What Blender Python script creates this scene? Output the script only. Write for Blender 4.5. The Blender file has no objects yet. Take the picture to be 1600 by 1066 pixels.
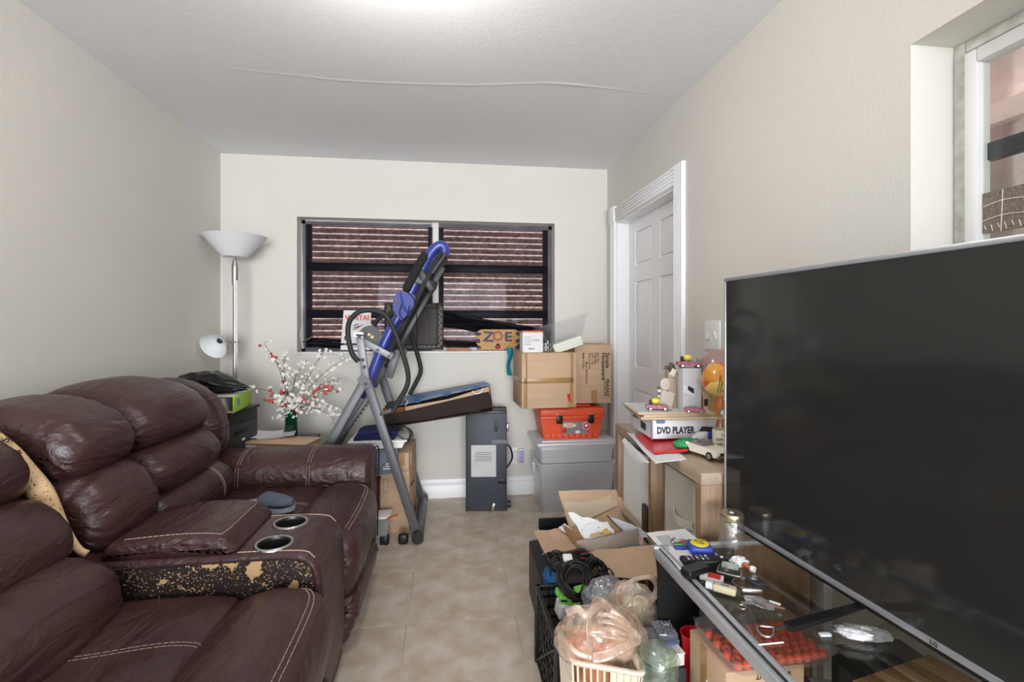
import bpy, bmesh, math, random
from math import radians as R, sin, cos, pi
from mathutils import Vector as V, Matrix as M, noise
from mathutils.bvhtree import BVHTree
random.seed(7)
SC = bpy.context.scene; COL = SC.collection

# ---------------------------------------------------------------- camera, world, light, exposure
# room frame: X to the right along the window wall, Y towards the window wall, Z up; metres
CF, CX, CH, CT, CZ = 770.0, 800.0, 508.0, R(7.5), 1.236      # focal length (px of 1600), principal column, horizon row, yaw, eye height
cam = bpy.data.cameras.new('camera'); co = bpy.data.objects.new('camera', cam); COL.objects.link(co); SC.camera = co
cam.sensor_fit = 'HORIZONTAL'; cam.sensor_width = 36; cam.lens = CF / 1600 * 36; cam.shift_y = -(533 - CH) / 1600; cam.clip_start = .02
co.location = (0, 0, CZ); co.rotation_euler = (R(90), 0, -CT)
w = bpy.data.worlds.new('world'); SC.world = w; w.use_nodes = True
wn = w.node_tree; bg = wn.nodes['Background']; bg.inputs[0].default_value = (.90, .95, 1.0, 1); bg.inputs[1].default_value = 1.0
def lamp(name, kind, loc, power, col, rot=(0, 0, 0), **k):
    l = bpy.data.lights.new(name, kind); l.energy = power; l.color = col
    for a, b in k.items(): setattr(l, a, b)
    o = bpy.data.objects.new(name, l); COL.objects.link(o); o.location = loc; o.rotation_euler = rot; return o
lamp('ceiling_lamp_light', 'POINT', (-.14, 1.42, 2.10), 12, (1, .965, .92), shadow_soft_size=.09)
lamp('added_fill_light', 'AREA', (-.1, -5.2, 1.35), 350, (.95, .975, 1), (R(93), 0, 0), shape='RECTANGLE', size=3.2, size_y=2.0)  # large soft fill added behind the camera; no known lamp stands there
lamp('sun', 'SUN', (3, -3, 8), 12, (1, .97, .93), V((.045, .19, -.98)).to_track_quat('-Z', 'Y').to_euler(), angle=R(2))
SC.view_settings.view_transform = 'Standard'; SC.view_settings.look = 'None'; SC.view_settings.gamma = 1; SC.view_settings.use_curve_mapping = False
SC.view_settings.exposure = .36
SC.cycles.transparent_max_bounces = 40; SC.cycles.max_bounces = 14; SC.cycles.diffuse_bounces = 6

def at(px, py, X=None, Y=None, Z=None):
    """point of the room where the sight line through a photo pixel meets a plane of known real distance"""
    u = (px - CX) / CF; v = (CH - py) / CF
    dx = u * cos(CT) + sin(CT); dy = -u * sin(CT) + cos(CT)
    t = X / dx if X is not None else Y / dy if Y is not None else (Z - CZ) / v
    return V((dx * t, dy * t, CZ + v * t))

# ---------------------------------------------------------------- materials
def lin(c): return tuple(((x / 255) / 12.92 if x <= 10.3 else (((x / 255) + .055) / 1.055) ** 2.4) for x in c)
MATS = {}
def nodes(name):
    m = bpy.data.materials.new(name); m.use_nodes = True; nt = m.node_tree
    return m, nt, nt.nodes['Principled BSDF'], nt.nodes.new, nt.links.new
def mat(name, c, rough=.5, metal=0, var=.12, vs=8, bump=0, bs=60, c2=None, alpha=1, em=0, coat=0, stretch=None, trans=0, ior=1.45, spec=.5):
    """procedural: noise drives the colour between two tones and the relief"""
    if name in MATS: return MATS[name]
    m, nt, b, N, L = nodes(name); a = lin(c)
    d = lin(c2) if c2 else tuple(x * (1 - var) for x in a)
    tc = N('ShaderNodeTexCoord'); mp = N('ShaderNodeMapping'); L(tc.outputs['Object'], mp.inputs[0])
    if stretch: mp.inputs['Scale'].default_value = stretch
    nz = N('ShaderNodeTexNoise'); nz.inputs['Scale'].default_value = vs; nz.inputs['Detail'].default_value = 6; L(mp.outputs[0], nz.inputs['Vector'])
    rp = N('ShaderNodeValToRGB'); rp.color_ramp.elements[0].position = .35; rp.color_ramp.elements[1].position = .65
    rp.color_ramp.elements[0].color = (*d, 1); rp.color_ramp.elements[1].color = (*a, 1); L(nz.outputs[0], rp.inputs[0]); L(rp.outputs[0], b.inputs['Base Color'])
    b.inputs['Roughness'].default_value = rough; b.inputs['Metallic'].default_value = metal; b.inputs['Alpha'].default_value = alpha
    b.inputs['Coat Weight'].default_value = coat; b.inputs['Transmission Weight'].default_value = trans; b.inputs['IOR'].default_value = ior
    b.inputs['Specular IOR Level'].default_value = spec
    if em: b.inputs['Emission Color'].default_value = (*a, 1); b.inputs['Emission Strength'].default_value = em
    if bump:
        n2 = N('ShaderNodeTexNoise'); n2.inputs['Scale'].default_value = bs; n2.inputs['Detail'].default_value = 4; L(mp.outputs[0], n2.inputs['Vector'])
        bp = N('ShaderNodeBump'); bp.inputs['Strength'].default_value = bump; bp.inputs['Distance'].default_value = .01; L(n2.outputs[0], bp.inputs['Height']); L(bp.outputs[0], b.inputs['Normal'])
    MATS[name] = m; return m
def clear(name, tint, gloss=.08, rough=.05, body=0.0, bcol=(230, 232, 235), film=0, fs=20):
    """thin see-through sheet: tinted transparency, a gloss coat by Fresnel and some milky body"""
    if name in MATS: return MATS[name]
    m, nt, b, N, L = nodes(name); nt.nodes.remove(b); out = nt.nodes['Material Output']
    tr = N('ShaderNodeBsdfTransparent'); tr.inputs[0].default_value = (*lin(tint), 1)
    d0 = N('ShaderNodeBsdfDiffuse'); d0.inputs[0].default_value = (*lin(bcol), 1); tl = N('ShaderNodeBsdfTranslucent'); tl.inputs[0].default_value = (*lin(bcol), 1)
    df = N('ShaderNodeMixShader'); df.inputs[0].default_value = .4; L(d0.outputs[0], df.inputs[1]); L(tl.outputs[0], df.inputs[2])
    gl = N('ShaderNodeBsdfGlossy'); gl.inputs['Roughness'].default_value = rough; gl.inputs[0].default_value = (.95, .95, .95, 1)
    m1 = N('ShaderNodeMixShader'); m2 = N('ShaderNodeMixShader'); fr = N('ShaderNodeLayerWeight'); fr.inputs[0].default_value = .5; pw_ = N('ShaderNodeMath'); pw_.operation = 'POWER'; pw_.inputs[1].default_value = 4.5; L(fr.outputs['Facing'], pw_.inputs[0]); sc_ = N('ShaderNodeMath'); sc_.operation = 'MULTIPLY'; sc_.inputs[1].default_value = .7; L(pw_.outputs[0], sc_.inputs[0])
    mx = N('ShaderNodeMath'); mx.operation = 'ADD'; mx.inputs[1].default_value = gloss; mx.use_clamp = True; L(sc_.outputs[0], mx.inputs[0])
    tc = N('ShaderNodeTexCoord'); nz = N('ShaderNodeTexNoise'); nz.inputs['Scale'].default_value = fs; nz.inputs['Detail'].default_value = 5; L(tc.outputs['Object'], nz.inputs['Vector'])
    ml = N('ShaderNodeMapRange'); ml.inputs[1].default_value = .3; ml.inputs[2].default_value = .7; ml.inputs[3].default_value = max(0, body - film); ml.inputs[4].default_value = min(1, body + film)
    L(nz.outputs[0], ml.inputs[0]); L(ml.outputs[0], m1.inputs[0]); L(tr.outputs[0], m1.inputs[1]); L(df.outputs[0], m1.inputs[2])
    L(mx.outputs[0], m2.inputs[0]); L(m1.outputs[0], m2.inputs[1]); L(gl.outputs[0], m2.inputs[2]); L(m2.outputs[0], out.inputs[0])
    if film:
        bp = N('ShaderNodeBump'); bp.inputs['Strength'].default_value = .5; bp.inputs['Distance'].default_value = .01; L(nz.outputs[0], bp.inputs['Height']); L(bp.outputs[0], gl.inputs['Normal']); L(bp.outputs[0], d0.inputs['Normal'])
    MATS[name] = m; return m
def leather(name, c, rough=.36, wr=.5):
    m, nt, b, N, L = nodes(name); a = lin(c)
    tc = N('ShaderNodeTexCoord')
    nz = N('ShaderNodeTexNoise'); nz.inputs['Scale'].default_value = 3.2; nz.inputs['Detail'].default_value = 8; L(tc.outputs['Object'], nz.inputs['Vector'])
    rp = N('ShaderNodeValToRGB'); e = rp.color_ramp.elements; e[0].position = .32; e[1].position = .7
    e[0].color = (a[0] * .75, a[1] * .62, a[2] * .66, 1); e[1].color = (a[0] * 1.2, a[1] * 1.35, a[2] * 1.3, 1)
    L(nz.outputs[0], rp.inputs[0]); L(rp.outputs[0], b.inputs['Base Color'])
    mr = N('ShaderNodeMapRange'); mr.inputs[3].default_value = rough - .08; mr.inputs[4].default_value = rough + .14; L(nz.outputs[0], mr.inputs[0]); L(mr.outputs[0], b.inputs['Roughness'])
    vo = N('ShaderNodeTexVoronoi'); vo.inputs['Scale'].default_value = 260; L(tc.outputs['Object'], vo.inputs['Vector'])
    mp = N('ShaderNodeMapping'); mp.inputs['Scale'].default_value = (1, .45, 1.6); L(tc.outputs['Object'], mp.inputs[0])
    n2 = N('ShaderNodeTexNoise'); n2.inputs['Scale'].default_value = 11; n2.inputs['Detail'].default_value = 9; n2.inputs['Distortion'].default_value = 1.6; L(mp.outputs[0], n2.inputs['Vector'])
    b1 = N('ShaderNodeBump'); b1.inputs['Strength'].default_value = .12; b1.inputs['Distance'].default_value = .002; L(vo.outputs[0], b1.inputs['Height'])
    b2 = N('ShaderNodeBump'); b2.inputs['Strength'].default_value = wr; b2.inputs['Distance'].default_value = .012; L(n2.outputs[0], b2.inputs['Height']); L(b1.outputs[0], b2.inputs['Normal']); L(b2.outputs[0], b.inputs['Normal'])
    MATS[name] = m; return m
def peeled(name, dark, cream, thr):
    """leather whose top coat has flaked off in specks and patches"""
    m, nt, b, N, L = nodes(name); tc = N('ShaderNodeTexCoord')
    n1 = N('ShaderNodeTexNoise'); n1.inputs['Scale'].default_value = 9; n1.inputs['Detail'].default_value = 3; L(tc.outputs['Object'], n1.inputs['Vector'])
    n2 = N('ShaderNodeTexNoise'); n2.inputs['Scale'].default_value = 130; n2.inputs['Detail'].default_value = 3; L(tc.outputs['Object'], n2.inputs['Vector'])
    n1.inputs['Scale'].default_value = 13; n2.inputs['Scale'].default_value = 210; n2.inputs['Detail'].default_value = 1
    a1 = N('ShaderNodeMath'); a1.operation = 'MULTIPLY_ADD'; a1.inputs[1].default_value = .45; L(n1.outputs[0], a1.inputs[0]); L(n2.outputs[0], a1.inputs[2])
    a2 = N('ShaderNodeMath'); a2.operation = 'MULTIPLY_ADD'; a2.inputs[1].default_value = .15; a2.inputs[2].default_value = 0; L(n2.outputs[0], a2.inputs[0])
    a3 = N('ShaderNodeMath'); a3.operation = 'ADD'; L(n1.outputs[0], a3.inputs[0]); L(a2.outputs[0], a3.inputs[1])
    a4 = N('ShaderNodeMath'); a4.operation = 'ADD'; a4.inputs[1].default_value = .185; L(a3.outputs[0], a4.inputs[0])
    ad = N('ShaderNodeMath'); ad.operation = 'MAXIMUM'; L(a1.outputs[0], ad.inputs[0]); L(a4.outputs[0], ad.inputs[1])
    rp = N('ShaderNodeValToRGB'); e = rp.color_ramp.elements; e[0].position = thr; e[1].position = thr + .015; e[0].color = (*lin(dark), 1); e[1].color = (*lin(cream), 1)
    L(ad.outputs[0], rp.inputs[0]); L(rp.outputs[0], b.inputs['Base Color']); b.inputs['Roughness'].default_value = .6
    bp = N('ShaderNodeBump'); bp.inputs['Strength'].default_value = .6; bp.inputs['Distance'].default_value = .002; bp.invert = True; L(rp.outputs[0], bp.inputs['Height']); L(bp.outputs[0], b.inputs['Normal'])
    MATS[name] = m; return m
def wood(name, c, c2, sc=(1, 14, 14), rough=.5):
    m, nt, b, N, L = nodes(name); tc = N('ShaderNodeTexCoord'); mp = N('ShaderNodeMapping'); mp.inputs['Scale'].default_value = sc; L(tc.outputs['Object'], mp.inputs[0])
    nz = N('ShaderNodeTexNoise'); nz.inputs['Scale'].default_value = 5; nz.inputs['Detail'].default_value = 8; nz.inputs['Distortion'].default_value = .6; L(mp.outputs[0], nz.inputs['Vector'])
    rp = N('ShaderNodeValToRGB'); e = rp.color_ramp.elements; e[0].position = .35; e[1].position = .65; e[0].color = (*lin(c2), 1); e[1].color = (*lin(c), 1)
    L(nz.outputs[0], rp.inputs[0]); L(rp.outputs[0], b.inputs['Base Color']); b.inputs['Roughness'].default_value = rough
    bp = N('ShaderNodeBump'); bp.inputs['Strength'].default_value = .15; bp.inputs['Distance'].default_value = .003; L(nz.outputs[0], bp.inputs['Height']); L(bp.outputs[0], b.inputs['Normal'])
    MATS[name] = m; return m

# ---------------------------------------------------------------- mesh builder
def spline(P, k=6, closed=False):
    P = [V(p) for p in P]; n = len(P); out = []
    g = (lambda i: P[i % n]) if closed else (lambda i: P[max(0, min(n - 1, i))])
    for i in range(n if closed else n - 1):
        a, b, c, d = g(i - 1), g(i), g(i + 1), g(i + 2)
        for j in range(k):
            t = j / k; out.append(.5 * ((2 * b) + (c - a) * t + (2 * a - 5 * b + 4 * c - d) * t * t + (3 * b - a - 3 * c + d) * t ** 3))
    if not closed: out.append(P[-1])
    return out
class G:
    def __init__(s): s.bm = bmesh.new()
    def _x(s, vs, c, rot):
        m = M.Translation(V(c)) @ (rot.to_4x4() if isinstance(rot, M) else (M.Rotation(rot[2], 4, 'Z') @ M.Rotation(rot[1], 4, 'Y') @ M.Rotation(rot[0], 4, 'X')))
        for v in vs: v.co = m @ v.co
    def box(s, c, d, rot=(0, 0, 0), bev=0, seg=2):
        r = bmesh.ops.create_cube(s.bm, size=1); vs = r['verts']
        for v in vs: v.co = V((v.co.x * d[0], v.co.y * d[1], v.co.z * d[2]))
        if bev:
            es = list({e for v in vs for e in v.link_edges})
            q = bmesh.ops.bevel(s.bm, geom=es, offset=min(bev, min(d) * .48), segments=seg, affect='EDGES', profile=.5)
            vs = list({v for f in q['faces'] for v in f.verts} | {v for v in vs if v.is_valid})
        s._x(vs, c, rot); return s
    def b2(s, lo, hi, bev=0): return s.box([(a + b) / 2 for a, b in zip(lo, hi)], [abs(b - a) for a, b in zip(lo, hi)], bev=bev)
    def cyl(s, p0, p1, r0, r1=None, n=20, cap=True):
        p0, p1 = V(p0), V(p1); r1 = r0 if r1 is None else r1; d = p1 - p0
        q = bmesh.ops.create_cone(s.bm, cap_ends=cap, segments=n, radius1=r0, radius2=r1, depth=d.length)
        m = M.Translation((p0 + p1) / 2) @ d.to_track_quat('Z', 'Y').to_matrix().to_4x4()
        for v in q['verts']: v.co = m @ v.co
        return s
    def tube(s, pts, r, n=8, closed=False, k=5, flat=1.0, raw=False):
        P = [V(p) for p in pts] if raw else spline(pts, k, closed); N = len(P); up = V((0, 0, 1)); rings = []; prev = None
        for i, p in enumerate(P):
            a = P[(i - 1) % N] if (closed or i > 0) else p; b = P[(i + 1) % N] if (closed or i < N - 1) else p
            t = (b - a).normalized() if (b - a).length > 1e-9 else V((0, 0, 1))
            if prev is None: x = t.orthogonal().normalized()
            else: x = (prev - t * prev.dot(t)); x = x.normalized() if x.length > 1e-6 else t.orthogonal().normalized()
            prev = x; y = t.cross(x); rr = r(i / max(1, N - 1)) if callable(r) else r
            rings.append([s.bm.verts.new(p + x * (rr * cos(2 * pi * j / n)) + y * (rr * flat * sin(2 * pi * j / n))) for j in range(n)])
        for i in range(N if closed else N - 1):
            A, B = rings[i], rings[(i + 1) % N]
            for j in range(n): s.bm.faces.new((A[j], A[(j + 1) % n], B[(j + 1) % n], B[j]))
        if not closed: s.bm.faces.new(rings[0][::-1]); s.bm.faces.new(rings[-1])
        return s
    def lathe(s, prof, c=(0, 0, 0), n=28, rot=(0, 0, 0)):
        rings = []; new = []
        for r, z in prof:
            if r < 1e-6: v = s.bm.verts.new((0, 0, z)); rings.append([v]); new.append(v)
            else:
                q = [s.bm.verts.new((r * cos(2 * pi * j / n), r * sin(2 * pi * j / n), z)) for j in range(n)]; rings.append(q); new += q
        for A, B in zip(rings, rings[1:]):
            for j in range(n):
                k = (j + 1) % n
                if len(A) == 1 and len(B) == 1: continue
                if len(A) == 1: s.bm.faces.new((A[0], B[k], B[j]))
                elif len(B) == 1: s.bm.faces.new((A[j], A[k], B[0]))
                else: s.bm.faces.new((A[j], A[k], B[k], B[j]))
        s._x(new, c, rot); return s
    def prism(s, pts, vec):
        vec = V(vec); a = [s.bm.verts.new(V(p)) for p in pts]; b = [s.bm.verts.new(V(p) + vec) for p in pts]; n = len(a)
        s.bm.faces.new(a[::-1]); s.bm.faces.new(b)
        for i in range(n): s.bm.faces.new((a[i], a[(i + 1) % n], b[(i + 1) % n], b[i]))
        return s
    def sheet(s, f, nu, nv, th=0):
        g = [[s.bm.verts.new(V(f(i / nu, j / nv))) for j in range(nv + 1)] for i in range(nu + 1)]; fs = []
        for i in range(nu):
            for j in range(nv): fs.append(s.bm.faces.new((g[i][j], g[i + 1][j], g[i + 1][j + 1], g[i][j + 1])))
        if th: bmesh.ops.recalc_face_normals(s.bm, faces=fs); bmesh.ops.solidify(s.bm, geom=fs, thickness=th)
        return s
    def ball(s, c, r, u=16, v=10, jit=0, js=8, seed=0, rot=(0, 0, 0)):
        q = bmesh.ops.create_uvsphere(s.bm, u_segments=u, v_segments=v, radius=1); r = (r, r, r) if not hasattr(r, '__len__') else r
        for w_ in q['verts']:
            k = 1 + jit * noise.noise(w_.co * js + V((seed * 3.7, seed, 0))) if jit else 1
            w_.co = V((w_.co.x * r[0] * k, w_.co.y * r[1] * k, w_.co.z * r[2] * k))
        s._x(q['verts'], c, rot); return s
    def sweep(s, prof, a0, a1, axis='Y', r=.05, puff=.02, k=8, n=26, wr=0, fr=26, seed=0, sag=0, big=.006, spl=True):
        """closed profile swept along X or Y: rounded ends, puffed middle, gathers near the end seams"""
        P = spline([(a, b, 0) for a, b in prof], k, True) if spl else [V((a, b, 0)) for a, b in prof]; m = len(P)
        ar = sum(P[i].x * P[(i + 1) % m].y - P[(i + 1) % m].x * P[i].y for i in range(m))
        if ar < 0: P.reverse()
        Nn = []
        for i in range(m):
            t = P[(i + 1) % m] - P[i - 1]; Nn.append(V((t.y, -t.x, 0)).normalized())
        L = a1 - a0; r = min(r, L * .45)
        st = [(r * (1 - cos(pi / 2 * i / 6)), r * (1 - sin(pi / 2 * i / 6))) for i in range(6)]
        st = [(d, o) for d, o in st] + [(r + (L - 2 * r) * i / n, 0) for i in range(n + 1)] + [(L - d, o) for d, o in st[::-1]]
        rings = []; cum = 0; arc = []
        for i in range(m): arc.append(cum); cum += (P[(i + 1) % m] - P[i]).length
        for d, o in st:
            t = 2 * d / L - 1; e = min(d, L - d); ring = []
            for i in range(m):
                off = -o + puff * (1 - abs(t) ** 2.6)
                if wr: off += wr * math.exp(-e / .05) * noise.noise(V((arc[i] * fr, seed + (0 if t < 0 else 9), e * 5)))
                off += big * noise.noise(V((P[i].x * 5 + seed, P[i].y * 5, d * 6)))
                q = P[i] + Nn[i] * off
                co_ = V((q.x, a0 + d, q.y)) if axis == 'Y' else V((a0 + d, q.x, q.y))
                co_.z -= sag * (1 - t * t)
                ring.append(s.bm.verts.new(co_))
            rings.append(ring)
        for A, B in zip(rings, rings[1:]):
            for j in range(m): s.bm.faces.new((A[j], A[(j + 1) % m], B[(j + 1) % m], B[j]))
        for ring in (rings[0], rings[-1]):
            c = s.bm.verts.new(sum((v.co for v in ring), V((0, 0, 0))) / m)
            for j in range(m): s.bm.faces.new((ring[j], ring[(j + 1) % m], c))
        return s
def rootof(o):
    while o.parent: o = o.parent
    return o
def wmat(o):
    m = o.matrix_basis.copy()
    while o.parent: o = o.parent; m = o.matrix_basis @ m
    return m
def finish(me, g, mt, ang=38, flat=False):
    bmesh.ops.recalc_face_normals(g.bm, faces=g.bm.faces[:]); g.bm.to_mesh(me); g.bm.free()
    if mt: me.materials.append(mt)
    if not flat:
        for p in me.polygons: p.use_smooth = True
        me.set_sharp_from_angle(angle=R(ang))
def part(name, g, mt, parent=None, w=False, ang=38, flat=False, label=None, kind=None):
    """one mesh object; w=True: the geometry was written in room coordinates"""
    me = bpy.data.meshes.new(name); o = bpy.data.objects.new(name, me); COL.objects.link(o)
    if parent:
        o.parent = parent
        if w:
            im = wmat(parent).inverted()
            for v in g.bm.verts: v.co = im @ v.co
    finish(me, g, mt, ang, flat)
    if label: o['label'] = label
    if kind: o['kind'] = kind
    return o
def thing(name, label, cat, loc=(0, 0, 0), rz=0, group=None, rot=None):
    o = bpy.data.objects.new(name, None); COL.objects.link(o); o.empty_display_size = .05
    o.location = V(loc); o.rotation_euler = rot if rot else (0, 0, rz); o['label'] = label; o['category'] = cat
    if group: o['group'] = group
    return o
def solo(name, g, mt, label, cat, group=None, c=None, **k):
    """a thing that is a single mesh, written in room coordinates; the origin goes to its base"""
    if c is None:
        n = len(g.bm.verts); c = sum((v.co for v in g.bm.verts), V((0, 0, 0))) / n; c = V((c.x, c.y, min(v.co.z for v in g.bm.verts)))
    c = V(c)
    for v in g.bm.verts: v.co -= c
    o = part(name, g, mt, **k); o.location = c; o['label'] = label; o['category'] = cat
    if group: o['group'] = group
    return o
def struct(name, g, mt, parent=None, **k):
    o = part(name, g, mt, parent, **k)
    if not parent: o['kind'] = 'structure'
    return o
def tree(o, parent=None, loc=None, rz=None, label=None):
    c = o.copy(); COL.objects.link(c); c.parent = parent
    if loc is not None: c.location = loc
    if rz is not None: c.rotation_euler = (0, 0, rz)
    if label: c['label'] = label
    for ch in [x for x in o.children]: tree(ch, c)
    return c
def text(s, size, mt, parent, loc, rot, name='lettering', ext=.0004, align='CENTER', w=False, sx=1.0, bold=.012):
    cu = bpy.data.curves.new('t', 'FONT'); cu.body = s; cu.size = size; cu.extrude = ext; cu.align_x = align; cu.align_y = 'CENTER'; cu.resolution_u = 2; cu.offset = size * bold
    t = bpy.data.objects.new('t', cu); me = bpy.data.meshes.new_from_object(t); bpy.data.objects.remove(t)
    q = M.Translation(V(loc)) @ (rot if isinstance(rot, M) else (M.Rotation(rot[2], 4, 'Z') @ M.Rotation(rot[1], 4, 'Y') @ M.Rotation(rot[0], 4, 'X'))) @ M.Diagonal((sx, 1, 1, 1))
    if w: q = wmat(parent).inverted() @ q
    me.transform(q); me.name = name; me.materials.clear(); me.materials.append(mt)
    o = bpy.data.objects.new(name, me); COL.objects.link(o); o.parent = parent; return o
def basis(o, x, y):
    """4x4 frame with x along x and z out of the plane x,y"""
    x = V(x).normalized(); y = V(y); z = x.cross(y).normalized(); y = z.cross(x)
    return M.Translation(V(o)) @ M((x, y, z)).transposed().to_4x4()

wall_m = mat('wall_paint', (214, 211, 204), .75, var=.03, vs=2, bump=.13, bs=95)
ceil_m = mat('ceiling_paint', (230, 231, 235), .85, var=.02, vs=2, bump=.1, bs=60)
trim_m = mat('white_gloss_paint', (242, 243, 246), .35, var=.02)
tile_m = mat('stone_tile', (206, 197, 186), .42, c2=(182, 163, 142), vs=9, bump=.08, bs=30)
grout_m = mat('grout', (186, 178, 166), .85, bump=.2)
card_m = mat('cardboard', (196, 166, 138), .85, var=.1, vs=4, bump=.05, bs=90, stretch=(1, 1, 6))
card2_m = mat('brown_cardboard', (172, 134, 96), .85, var=.12, vs=4)
tape_m = mat('brown_parcel_tape', (166, 130, 84), .3, var=.15)
black_m = mat('black_plastic', (24, 24, 26), .38, var=.3)
dark_m = mat('dark_grey_plastic', (52, 54, 58), .45, var=.15)
white_m = mat('white_plastic', (232, 232, 230), .35, var=.04)
paper_m = mat('white_paper', (224, 224, 226), .8, var=.04)
offw_m = mat('off_white_fabric', (222, 218, 204), .9, var=.06, bump=.2, bs=300)
ink_m = mat('black_ink', (32, 30, 32), .6, var=.1)
grey_ink = mat('grey_ink', (150, 150, 155), .7, var=.2, vs=200)
steel_m = mat('brushed_steel', (190, 190, 188), .3, 1, var=.08)
alu_m = mat('grey_aluminium', (190, 193, 200), .4, .35, var=.05)
frame_m = mat('grey_painted_steel', (94, 95, 99), .42, .2, var=.08)
red_m = mat('red_plastic', (206, 28, 34), .35, var=.15)
orange_m = mat('orange_plastic', (228, 88, 54), .42, var=.1)
glass_m = clear('clear_glass', (250, 252, 250), .02, .02)
cream_m = mat('cream_foam_lining', (226, 196, 152), .85, var=.08)
thread_m = mat('cream_thread', (196, 172, 150), .7)
# ================================================================ ROOM
XL, XR, YB, YF, H, T = -1.523, 1.19, 3.568, -1.3, 2.4, .2
def wallgrid(us, vs, hole, mk):
    """wall from blocks that leave the hole open"""
    g = G()
    for a, b in zip(us, us[1:]):
        for c, d in zip(vs, vs[1:]):
            if not any(h[0] - 1e-6 <= a and b <= h[1] + 1e-6 and h[2] - 1e-6 <= c and d <= h[3] + 1e-6 for h in hole): mk(g, a, b, c, d)
    return g
fl = struct('floor', G().b2((XL - T, YF, -.12), (XR + T, YB + T, -.0018)), grout_m)
tiles = {}
for ix in range(-4, 4):
    for iy in range(-8, 5):
        x0, y0 = -.165 + ix * .451, 2.072 + iy * .451; x1, y1 = x0 + .451, y0 + .451
        x0, y0, x1, y1 = max(x0, XL), max(y0, YF), min(x1, XR), min(y1, YB)
        if x1 - x0 < .02 or y1 - y0 < .02: continue
        key = (round(x1 - x0, 3), round(y1 - y0, 3))
        if key not in tiles:
            o = part('tile', G().box((0, 0, -.003), (key[0] - .0022, key[1] - .0022, .006), bev=.0012, seg=1), tile_m, fl); tiles[key] = o.data
        else: o = bpy.data.objects.new('tile', tiles[key]); COL.objects.link(o); o.parent = fl
        o.location = ((x0 + x1) / 2, (y0 + y1) / 2, 0)
ce = struct('ceiling', G().b2((XL - T, YF, H), (XR + T, YB + T, H + .12)), ceil_m)
sp = spline([(-1.12, 2.375, 0), (-.75, 2.41, 0), (-.42, 2.434, 0), (.1, 2.40, 0), (.5, 2.33, 0), (.8, 2.345, 0), (1.18, 2.39, 0)], 8)
g = G(); n = len(sp)
def seamf(u, v):
    p = sp[min(n - 1, int(u * (n - 1) + .5))]; k = (v - .5) * 2; d = .0022 * sin(pi * min(1, max(0, u))) * (1.0 + 1.1 * math.exp(-((u - .76) / .09) ** 2)) * (1 + .5 * noise.noise(V((u * 30, 0, 0))))
    return (p.x, p.y + (k * .02 if k < 0 else k * .006), H - .0003 - d * max(0, 1 - abs(k)) )
g.sheet(seamf, n - 1, 6); part('plaster_seam', g, ceil_m, ce, ang=180)

WX0, WX1, WZ0, WZ1 = -1.028, .788, 1.045, 1.985
wb = wallgrid([XL - T, WX0, WX1, XR + T], [-.1, WZ0, WZ1, H], [(WX0, WX1, WZ0, WZ1)], lambda g, a, b, c, d: g.b2((a, YB, c), (b, YB + T, d)))
struct('wall_back', wb, wall_m)
struct('wall_left', G().b2((XL - T, YF, -.1), (XL, YB, H)), wall_m)
DY0, DY1, DZ = 2.445, 3.36, 1.965
RY0, RY1, RZ0, RZ1 = .12, 1.13, 1.03, 1.962
holes = [(DY0, DY1, -.1, DZ), (RY0, RY1, RZ0, RZ1)]
wr_ = wallgrid([YF, RY0, RY1, DY0, DY1, YB], [-.1, RZ0, RZ1, DZ, H], holes, lambda g, a, b, c, d: g.b2((XR, a, c), (XR + T, b, d)))
struct('wall_right', wr_, wall_m)
# baseboards: stepped profile
def baseboard(name, p0, p1, nrm):
    p0, p1, nrm = V(p0), V(p1), V(nrm)
    prof = [(0, 0), (.016, 0), (.016, .085), (.011, .094), (.013, .103), (.008, .112), (.006, .128), (0, .132)]
    g = G().prism([p0 + nrm * a + V((0, 0, b)) for a, b in prof], p1 - p0); struct(name, g, trim_m)
baseboard('baseboard_back', (XL, YB, 0), (XR, YB, 0), (0, -1, 0))
baseboard('baseboard_left', (XL, YF, 0), (XL, YB - .017, 0), (1, 0, 0))
baseboard('baseboard_right', (XR, YF, 0), (XR, DY0 - .106, 0), (-1, 0, 0))

# ---- door in the right wall
dr = bpy.data.objects.new('door_1', None); COL.objects.link(dr); dr.location = (XR, (DY0 + DY1) / 2, 0); dr['kind'] = 'structure'
g = G(); dx = XR + .085; g.b2((dx + .012, DY0 + .012, .01), (dx + .045, DY1 - .012, DZ - .012))
pw = [(DY0 + .125, DY0 + .40), (DY0 + .515, DY1 - .125)]; pz = [(.20, .80), (.95, 1.53), (1.64, 1.87)]
ys = [DY0 + .012, pw[0][0], pw[0][1], pw[1][0], pw[1][1], DY1 - .012]; zs = [.01, .20, .80, .95, 1.53, 1.64, 1.87, DZ - .012]
def dblk(g, a, b, c, d): g.b2((dx, a, c), (dx + .013, b, d))
gg = wallgrid(ys, zs, [(p[0], p[1], q[0], q[1]) for p in pw for q in pz], dblk)
for f in gg.bm.faces: pass
part('door_leaf', g, trim_m, dr, w=True); part('door_face', gg, trim_m, dr, w=True)
for p in pw:
    for q in pz:
        k = G(); k.box((dx + .009, (p[0] + p[1]) / 2, (q[0] + q[1]) / 2), (.014, p[1] - p[0] - .03, q[1] - q[0] - .03), bev=.006); part('door_panel', k, trim_m, dr, w=True)
for nm, lo, hi in (('jamb', (XR, DY0, 0), (XR + T, DY0 + .012, DZ)), ('jamb', (XR, DY1 - .012, 0), (XR + T, DY1, DZ)), ('jamb', (XR, DY0 + .012, DZ - .012), (XR + T, DY1 - .012, DZ))):
    part(nm, G().b2(lo, hi), trim_m, dr, w=True)
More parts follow.
